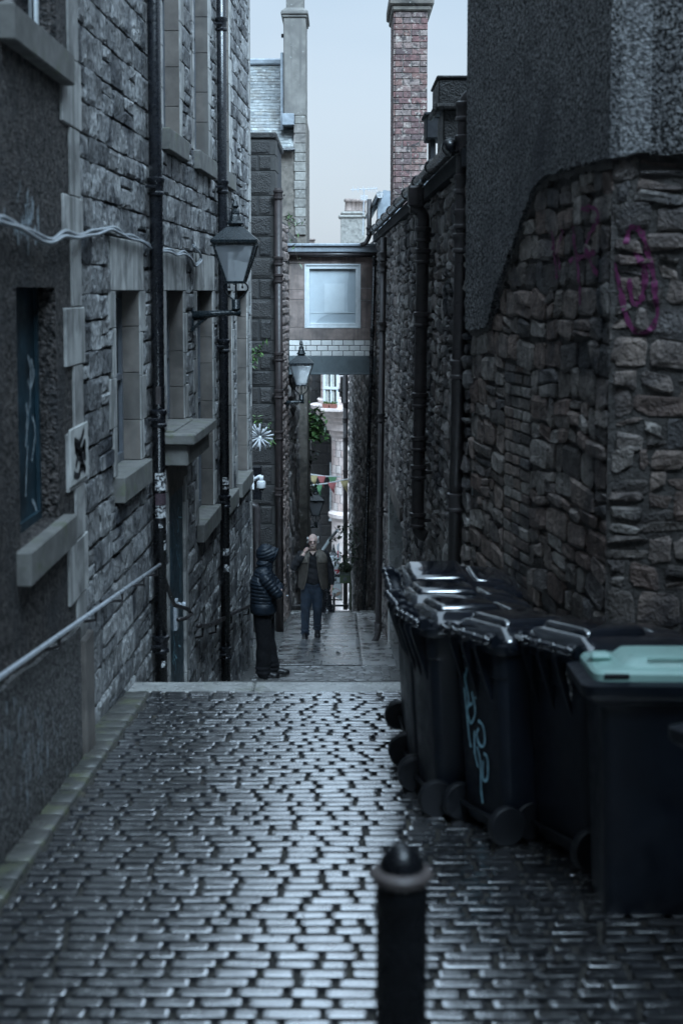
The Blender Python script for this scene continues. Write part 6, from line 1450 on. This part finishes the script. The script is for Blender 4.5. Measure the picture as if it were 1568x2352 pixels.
def walker():
    g = at(715, 1466, 23.9); t = thing('person', 'person in brown gilet and blue jeans walking with a phone to one ear', 'person', (g.x, 23.9, zl(23.9) + .02)); t.rotation_euler = (0, 0, 0)
    V = lambda x, y, z: Vector((x, y, z))
    # body: head, neck, torso, arms, hands, one surface
    b = MB(); hx, hy = .030, -.03
    b.ell((hx, hy + .01, 1.690), (.080, .098, .105)); b.ell((hx, hy - .025, 1.625), (.066, .070, .080)); b.ell((hx, hy - .055, 1.585), (.046, .040, .038)); b.ell((hx, hy - .06, 1.60), (.056, .03, .03))
    b.ell((hx, hy - .108, 1.655), (.017, .024, .026)); b.ell((hx, hy - .10, 1.678), (.011, .014, .024)); b.ell((hx, hy - .088, 1.700), (.052, .016, .010))
    b.ell((hx - .034, hy - .072, 1.64), (.026, .022, .024)); b.ell((hx + .034, hy - .072, 1.64), (.026, .022, .024)); b.ell((hx, hy - .092, 1.612), (.030, .014, .009)); b.ell((hx, hy - .088, 1.596), (.026, .014, .010))
    for s in (-1, 1): b.ell((hx + s * .083, hy + .02, 1.662), (.012, .020, .032))
    limb(b, [(V(hx, .0, 1.58), .060), (V(.02, .02, 1.46), .068)]); b.ell((.03, .02, 1.30), (.18, .12, .22)); b.ell((.02, .02, 1.02), (.16, .11, .16))
    limb(b, [(V(-.16, .01, 1.42), .06), (V(-.275, -.06, 1.24), .045), (V(-.150, -.13, 1.415), .033), (V(-.120, -.11, 1.47), .027)])
    limb(b, [(V(.24, .01, 1.42), .06), (V(.325, .02, 1.17), .045), (V(.352, -.06, .955), .033), (V(.352, -.07, .92), .028)])
    limb(b, [(V(-.07, .0, .9), .07), (V(-.098, -.07, .5), .05), (V(-.104, -.09, .1), .04)]); limb(b, [(V(.10, .0, .9), .07), (V(.104, -.05, .5), .05), (V(.10, .13, .14), .04)])
    # raised hand: palm and five fingers closed on the phone
    b.ell((-.102, -.105, 1.515), (.030, .020, .045), Matrix.Rotation(.45, 3, 'Y'))
    for k, (dx, z, L) in enumerate(((0, 1.560, .050), (.002, 1.544, .056), (.0, 1.526, .052), (-.004, 1.510, .042))):
        limb(b, [(V(-.098 + dx, -.125, z), .0098), (V(-.074 + dx, -.134, z + .012), .0090), (V(-.074 + L * .55 + dx, -.118, z + .016), .0082)])
    limb(b, [(V(-.110, -.095, 1.50), .012), (V(-.098, -.082, 1.545), .011), (V(-.082, -.080, 1.575), .009)])
    # hanging hand, fingers slightly curled
    b.ell((.350, -.078, .870), (.021, .034, .046))
    for k, (dy, L) in enumerate(((-.030, .062), (-.011, .070), (.009, .066), (.027, .052))):
        p = V(.352, -.078 + dy, .832); limb(b, [(p, .0100), (p + V(-.006, -.004, -L * .5), .0092), (p + V(-.024, -.008, -L * .95), .0080)])
    limb(b, [(V(.345, -.108, .885), .012), (V(.330, -.130, .855), .011), (V(.318, -.136, .828), .009)])
    fuse('body', b, .0065, skin, t, 3)
    # jumper: torso and sleeves
    j = MB(); j.ell((.03, .02, 1.30), (.205, .145, .22)); j.ell((.025, .0, 1.08), (.195, .155, .20)); j.ell((.03, .03, 1.43), (.19, .09, .07)); j.ell((.03, -.06, 1.05), (.14, .11, .14))
    limb(j, [(V(-.17, .01, 1.43), .080), (V(-.285, -.06, 1.235), .070), (V(-.165, -.125, 1.39), .052), (V(-.150, -.13, 1.405), .046)])
    limb(j, [(V(.235, .01, 1.43), .078), (V(.325, .02, 1.19), .068), (V(.352, -.05, .985), .048), (V(.353, -.055, .955), .045)])
    limb(j, [(V(.02, .03, 1.47), .075), (V(.02, .02, 1.49), .072)])
    fuse('jumper', j, .011, knit, t, 3, lambda c, n: .004 * sin(c.z * 60 + c.x * 25))
    nk = MB(); nk.prism([(.030, 1.445), (-.018, 1.515), (.078, 1.515)], -.117, -.095, lambda u, v, n: V(u, n, v)); add('neck_opening', nk, skin, t)
    # gilet: open front shell built as an arc of wall round the torso
    vs_ = MB(); rows = []
    zsl = [.875, .92, 1.0, 1.1, 1.2, 1.30, 1.38, 1.44, 1.485, 1.515]
    rx = [.250, .252, .248, .245, .245, .248, .246, .232, .195, .12]; ry = [.185, .190, .185, .182, .18, .178, .17, .15, .115, .09]
    gap = [.66, .60, .50, .42, .36, .31, .28, .28, .34, .46]
    nseg = 34
    for z, a, b2, g2 in zip(zsl, rx, ry, gap):
        row = []
        for k in range(nseg + 1):
            th = -pi / 2 + g2 + (2 * pi - 2 * g2) * k / nseg; cr_ = .006 * sin(z * 46 + th * 3) + .004 * sin(th * 9 + z * 20)
            hem = (-.028 * (abs(k / nseg - .5) * 2) ** 4 if z < .9 else 0)
            row.append(vs_.vert((.030 + (a + cr_) * cos(th), .012 + (b2 + cr_) * sin(th), z + hem)))
        rows.append(row)
    for r0, r1 in zip(rows, rows[1:]):
        for k in range(nseg): vs_.face(r0[k], r0[k + 1], r1[k + 1], r1[k])
    gi = add('gilet', vs_, vestm, t, smooth=True); so_ = gi.modifiers.new('s', 'SOLIDIFY'); so_.thickness = .018; so_.offset = 0; ss = gi.modifiers.new('u', 'SUBSURF'); ss.levels = 1; ss.render_levels = 1
    for s in (-1, 1):      # shoulder yokes with overhanging flap edge, collar wings, zip edge
        y = MB(); pts = []
        for r_, (z, a, b2) in enumerate(((1.325, .254, .188), (1.345, .262, .194), (1.40, .256, .18), (1.45, .236, .155), (1.49, .195, .122), (1.518, .13, .10))):
            row = []
            for k in range(9):
                th = -pi / 2 + s * (.34 + (1.25 - .34) * k / 8); row.append(y.vert((.03 + a * cos(th), .010 + b2 * sin(th) - .004, z - .02 * (k / 8 if r_ < 2 else 0))))
            pts.append(row)
        for r0, r1 in zip(pts, pts[1:]):
            for k in range(8): y.face(r0[k], r0[k + 1], r1[k + 1], r1[k])
        yo = add('yoke', y, vestl, gi, smooth=True); so_ = yo.modifiers.new('s', 'SOLIDIFY'); so_.thickness = .010; so_.offset = 0
        c = MB(); X0 = .030 + s * .058; c.loft([[V(X0, -.115, 1.515), V(X0 + s * .03, -.07, 1.535), V(X0 + s * .05, .0, 1.54), V(X0 + s * .02, .02, 1.50)], [V(X0 - s * .010, -.145, 1.43), V(X0 + s * .055, -.140, 1.455), V(X0 + s * .105, -.085, 1.505), V(X0 + s * .06, .0, 1.49)]]); add('collar', c, vestl, gi)
        zp = MB(); zp.tube([V(.03 + rx[i] * cos(-pi / 2 + s * gap[i]), .012 + (ry[i] + .01) * sin(-pi / 2 + s * gap[i]), zsl[i]) for i in range(0, 9)], .005, 6); add('zip_edge', zp, vestl, gi, smooth=True)
    # jeans
    jn = MB(); jn.ell((.02, .0, .92), (.185, .135, .10)); jn.ell((.02, .01, .84), (.185, .135, .12))
    limb(jn, [(V(-.075, .0, .84), .110), (V(-.098, -.07, .50), .084), (V(-.104, -.09, .22), .070), (V(-.104, -.09, .10), .076)])
    limb(jn, [(V(.105, .0, .84), .108), (V(.104, -.05, .52), .082), (V(.100, .10, .24), .070), (V(.100, .13, .14), .076)])
    def fold(c, n):
        k = max(0, 1 - abs(c.z - .14) / .12); return .010 * k * sin(c.z * 105 + c.x * 14) + .006 * sin(c.z * 38 + c.x * 30 + c.y * 20) * max(0, 1 - abs(c.z - .55) / .3)
    fuse('jeans', jn, .011, denim, t, 3, fold)
    for x, y, rot in ((-.104, -.20, -.16), (.102, .06, .10)):
        sh = MB(); R_ = Matrix.Rotation(rot, 3, 'Z'); sh.ell(V(x, y + .03, .065), (.052, .13, .062), R_); sh.ell(V(x, y - .05, .048), (.055, .085, .045), R_); sh.ell(V(x, y + .12, .075), (.045, .05, .07), R_)
        so2 = fuse('shoe', sh, .010, shoem, t, 3)
        sl_ = MB(); sl_.ell(V(x, y + .01, .012), (.056, .15, .014), R_, 14, 6); add('sole', sl_, solem if x < 0 else shoem, so2, smooth=True)
    hr_ = MB()
    for s in (-1, 1):
        for k in range(9): hr_.ell((hx + s * (.078 + U(0, .014)), hy + U(-.02, .07), 1.70 + U(-.055, .035)), (.018, .026, .022), None, 8, 6)
    hr_.ell((hx, hy + .075, 1.68), (.066, .035, .07)); fuse('hair', hr_, .008, hairm, t, 1)
    gl = MB()
    for s in (-1, 1): gl.lathe([(.0215, -.002), (.0238, -.002), (.0238, .003), (.0215, .003)], (hx + s * .032, hy - .104, 1.674), 16, ax=(0, -1, 0), ring=True); gl.tube([(hx + s * .056, hy - .10, 1.678), (hx + s * .082, hy + .02, 1.674)], .0025, 6)
    gl.tube([(hx - .010, hy - .108, 1.678), (hx + .010, hy - .108, 1.678)], .0028, 6); gs = add('glasses', gl, glassm, t)
    for s in (-1, 1):
        ln = MB(); ln.lathe([(0, 0), (.0215, 0), (.0215, .002), (0, .002)], (hx + s * .032, hy - .100, 1.674), 16, ax=(0, -1, 0)); add('lens', ln, lensm, gs)
    mo = MB(); mo.ell((hx, hy - .104, 1.6045), (.022, .006, .0035)); add('mouth', mo, plain('lips', (.12, .045, .045), .5), t)
    ph = MB(); ph.bbox(-.005, .005, -.036, .036, -.072, .072, .003, lambda a, b2, c: Vector((g.x - .066, 23.9 - .085, zl(23.9) + .02 + 1.585)) + Matrix.Rotation(.18, 3, 'Y') @ Vector((a, b2, c)))
    tag(add('phone', ph, M['iron'], None), 'slim dark phone held to the ear by the walking person', 'phone')
walker()

def hooded():
    d0 = 19.2; g = at(613, 1552, d0); t = thing('person', 'person in hooded navy quilted jacket and black trousers standing with head bowed', 'person', (g.x, d0, zl(d0) + .016))
    V = lambda x, y, z: Vector((x, y, z))
    b = MB(); b.ell((.02, .02, 1.69), (.085, .075, .10)); b.ell((.06, .02, 1.64), (.05, .05, .06)); limb(b, [(V(.0, .02, 1.6), .06), (V(-.03, .03, 1.45), .07)])
    b.ell((-.04, .03, 1.25), (.13, .18, .25)); b.ell((-.04, .03, 1.0), (.13, .16, .15))
    for s in (-1, 1):
        limb(b, [(V(-.03, .03 + s * .17, 1.42), .055), (V(.14, .03 + s * .20, 1.2), .045), (V(.19, .03 + s * .03, 1.16), .032)])
        b.ell((.195, .03 - s * .03, 1.16), (.022, .045, .035))
        for k in range(4): limb(b, [(V(.205, .03 - s * .05, 1.18 - k * .018), .0095), (V(.208, .03 - s * .085, 1.178 - k * .018), .009), (V(.19, .03 - s * .105, 1.172 - k * .018), .008)])
        limb(b, [(V(.20, .03 - s * .03, 1.19), .011), (V(.205, .03 - s * .055, 1.215), .0095)])
        limb(b, [(V(-.04, .03 + s * .09, .95), .07), (V(-.02, .03 + s * .09, .5), .05), (V(-.03 + (.09 if s > 0 else 0), .03 + s * .09, .1), .04)])
    fuse('body', b, .009, skin, t, 3)
    # quilted jacket
    j = MB()
    tors = [(V(-.045, .03, 1.02), .165), (V(-.045, .03, 1.15), .172), (V(-.05, .03, 1.30), .175), (V(-.045, .03, 1.42), .135)]
    for (a, ra), (b2, rb) in zip(tors, tors[1:]):
        for oy in (-.075, 0, .075): cone(j, a + V(0, oy, 0), b2 + V(0, oy * 1.05, 0), ra, rb, 14)
    arms = []
    for s in (-1, 1):
        sh, el, ha = V(-.01, .03 + s * .205, 1.40), V(.155, .03 + s * .215, 1.195), V(.150, .03 + s * .02, 1.16)
        arms.append((sh, el)); arms.append((el, ha)); limb(j, [(sh, .085), (el, .072), (ha, .060)])
    limb(j, [(V(-.02, .03, 1.47), .10), (V(-.005, .03, 1.56), .088)])
    def quilt(c, n):
        best = None
        for a, b2 in arms:
            ab = b2 - a; k = max(0, min(1, (c - a).dot(ab) / ab.dot(ab))); dd = (c - (a + ab * k)).length
            if best is None or dd < best[0]: best = (dd, k * ab.length)
        if best[0] < .098 and (c.x > .03 or abs(c.y - .03) > .19): ph_ = best[1] / .052
        else:
            ph_ = (c.z + .10 * (c.x + .05) * 0.6 + (.25 * max(0, c.z - 1.33) * abs(c.y - .03) * 6)) / .050
        return -.008 + .014 * sqrt(abs(sin(pi * ph_))) + .003 * sin(c.x * 40 + c.z * 23 + c.y * 31)
    jk = fuse('jacket', j, .009, puff, t, 4, quilt)
    hm = MB(); hm.lathe([(.176, 0), (.182, .012), (.182, .035), (.174, .048)], (-.045, .03, .90 - .0), 26); 
    for i, vv in enumerate(hm.v): hm.v[i] = (vv[0], .03 + (vv[1] - .03) * 1.42, vv[2])
    for (z0_, z1_) in (): pass
    sk = MB(); R0 = []
    for z, r in ((.905, .172), (.915, .182), (.95, .186), (1.0, .184), (1.06, .180)):
        R0.append([V(-.045 + r * cos(2 * pi * k / 30), .03 + r * 1.40 * sin(2 * pi * k / 30), z) for k in range(30)])
    sk.loft(R0); add('jacket_hem', sk, puff, jk, smooth=True)
    # hood: leaning forward, rim open towards +x
    h = MB(); h.ell((-.015, .03, 1.715), (.125, .112, .135), Matrix.Rotation(.35, 3, 'Y')); h.ell((.03, .03, 1.70), (.11, .105, .12), Matrix.Rotation(.45, 3, 'Y')); h.ell((.075, .03, 1.715), (.075, .092, .10), Matrix.Rotation(.6, 3, 'Y')); h.ell((-.03, .03, 1.58), (.11, .115, .08))
    def hq(c, n):
        ph_ = (c.z - .30 * c.x + .5 * (c.y - .03) ** 2 * 4) / .047; return -.005 + .011 * sqrt(abs(sin(pi * ph_))) + .002 * sin(c.y * 60)
    fuse('hood', h, .008, puff, t, 4, hq)
    rm = MB(); rm.tube([V(.105 + .035 * cos(a) * .5 - .02 * sin(a), .03 + .078 * sin(a * 1.0 + pi / 2) * 1.0, 1.70 + .10 * sin(a) + .02) if False else V(.118 + .04 * sin(a), .03 + .080 * cos(a), 1.685 + .100 * sin(a)) for a in [2 * pi * k / 22 for k in range(23)]], .013, 7); add('hood_rim', rm, puff, t, smooth=True)
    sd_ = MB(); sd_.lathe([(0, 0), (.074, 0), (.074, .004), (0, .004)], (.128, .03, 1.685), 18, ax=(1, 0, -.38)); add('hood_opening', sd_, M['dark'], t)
    # trousers
    tr = MB(); tr.ell((-.04, .03, .90), (.155, .185, .12))
    limb(tr, [(V(-.055, -.055, .88), .128), (V(-.035, -.06, .5), .105), (V(-.050, -.06, .18), .102), (V(-.045, -.06, .09), .106)])
    limb(tr, [(V(-.02, .12, .88), .120), (V(.01, .12, .5), .10), (V(.065, .12, .18), .095), (V(.075, .12, .09), .098)])
    fuse('trousers', tr, .012, trous, t, 4, lambda c, n: .006 * sin(c.z * 30 + c.x * 18) * max(0, 1 - c.z / .9) + .008 * sin(c.z * 95) * max(0, 1 - abs(c.z - .12) / .12))
    for x, y, a in ((.02, -.06, 0), (.155, .12, .1)):
        sh = MB(); sh.ell(V(x, y, .05), (.13, .052, .048)); sh.ell(V(x + .085, y, .042), (.075, .056, .040)); sh.ell(V(x - .07, y, .06), (.06, .048, .056)); s_ = fuse('shoe', sh, .010, shoem, t, 3)
        so3 = MB(); so3.ell(V(x + .015, y, .010), (.152, .056, .013), None, 14, 6); add('sole', so3, shoem, s_, smooth=True)
hooded()
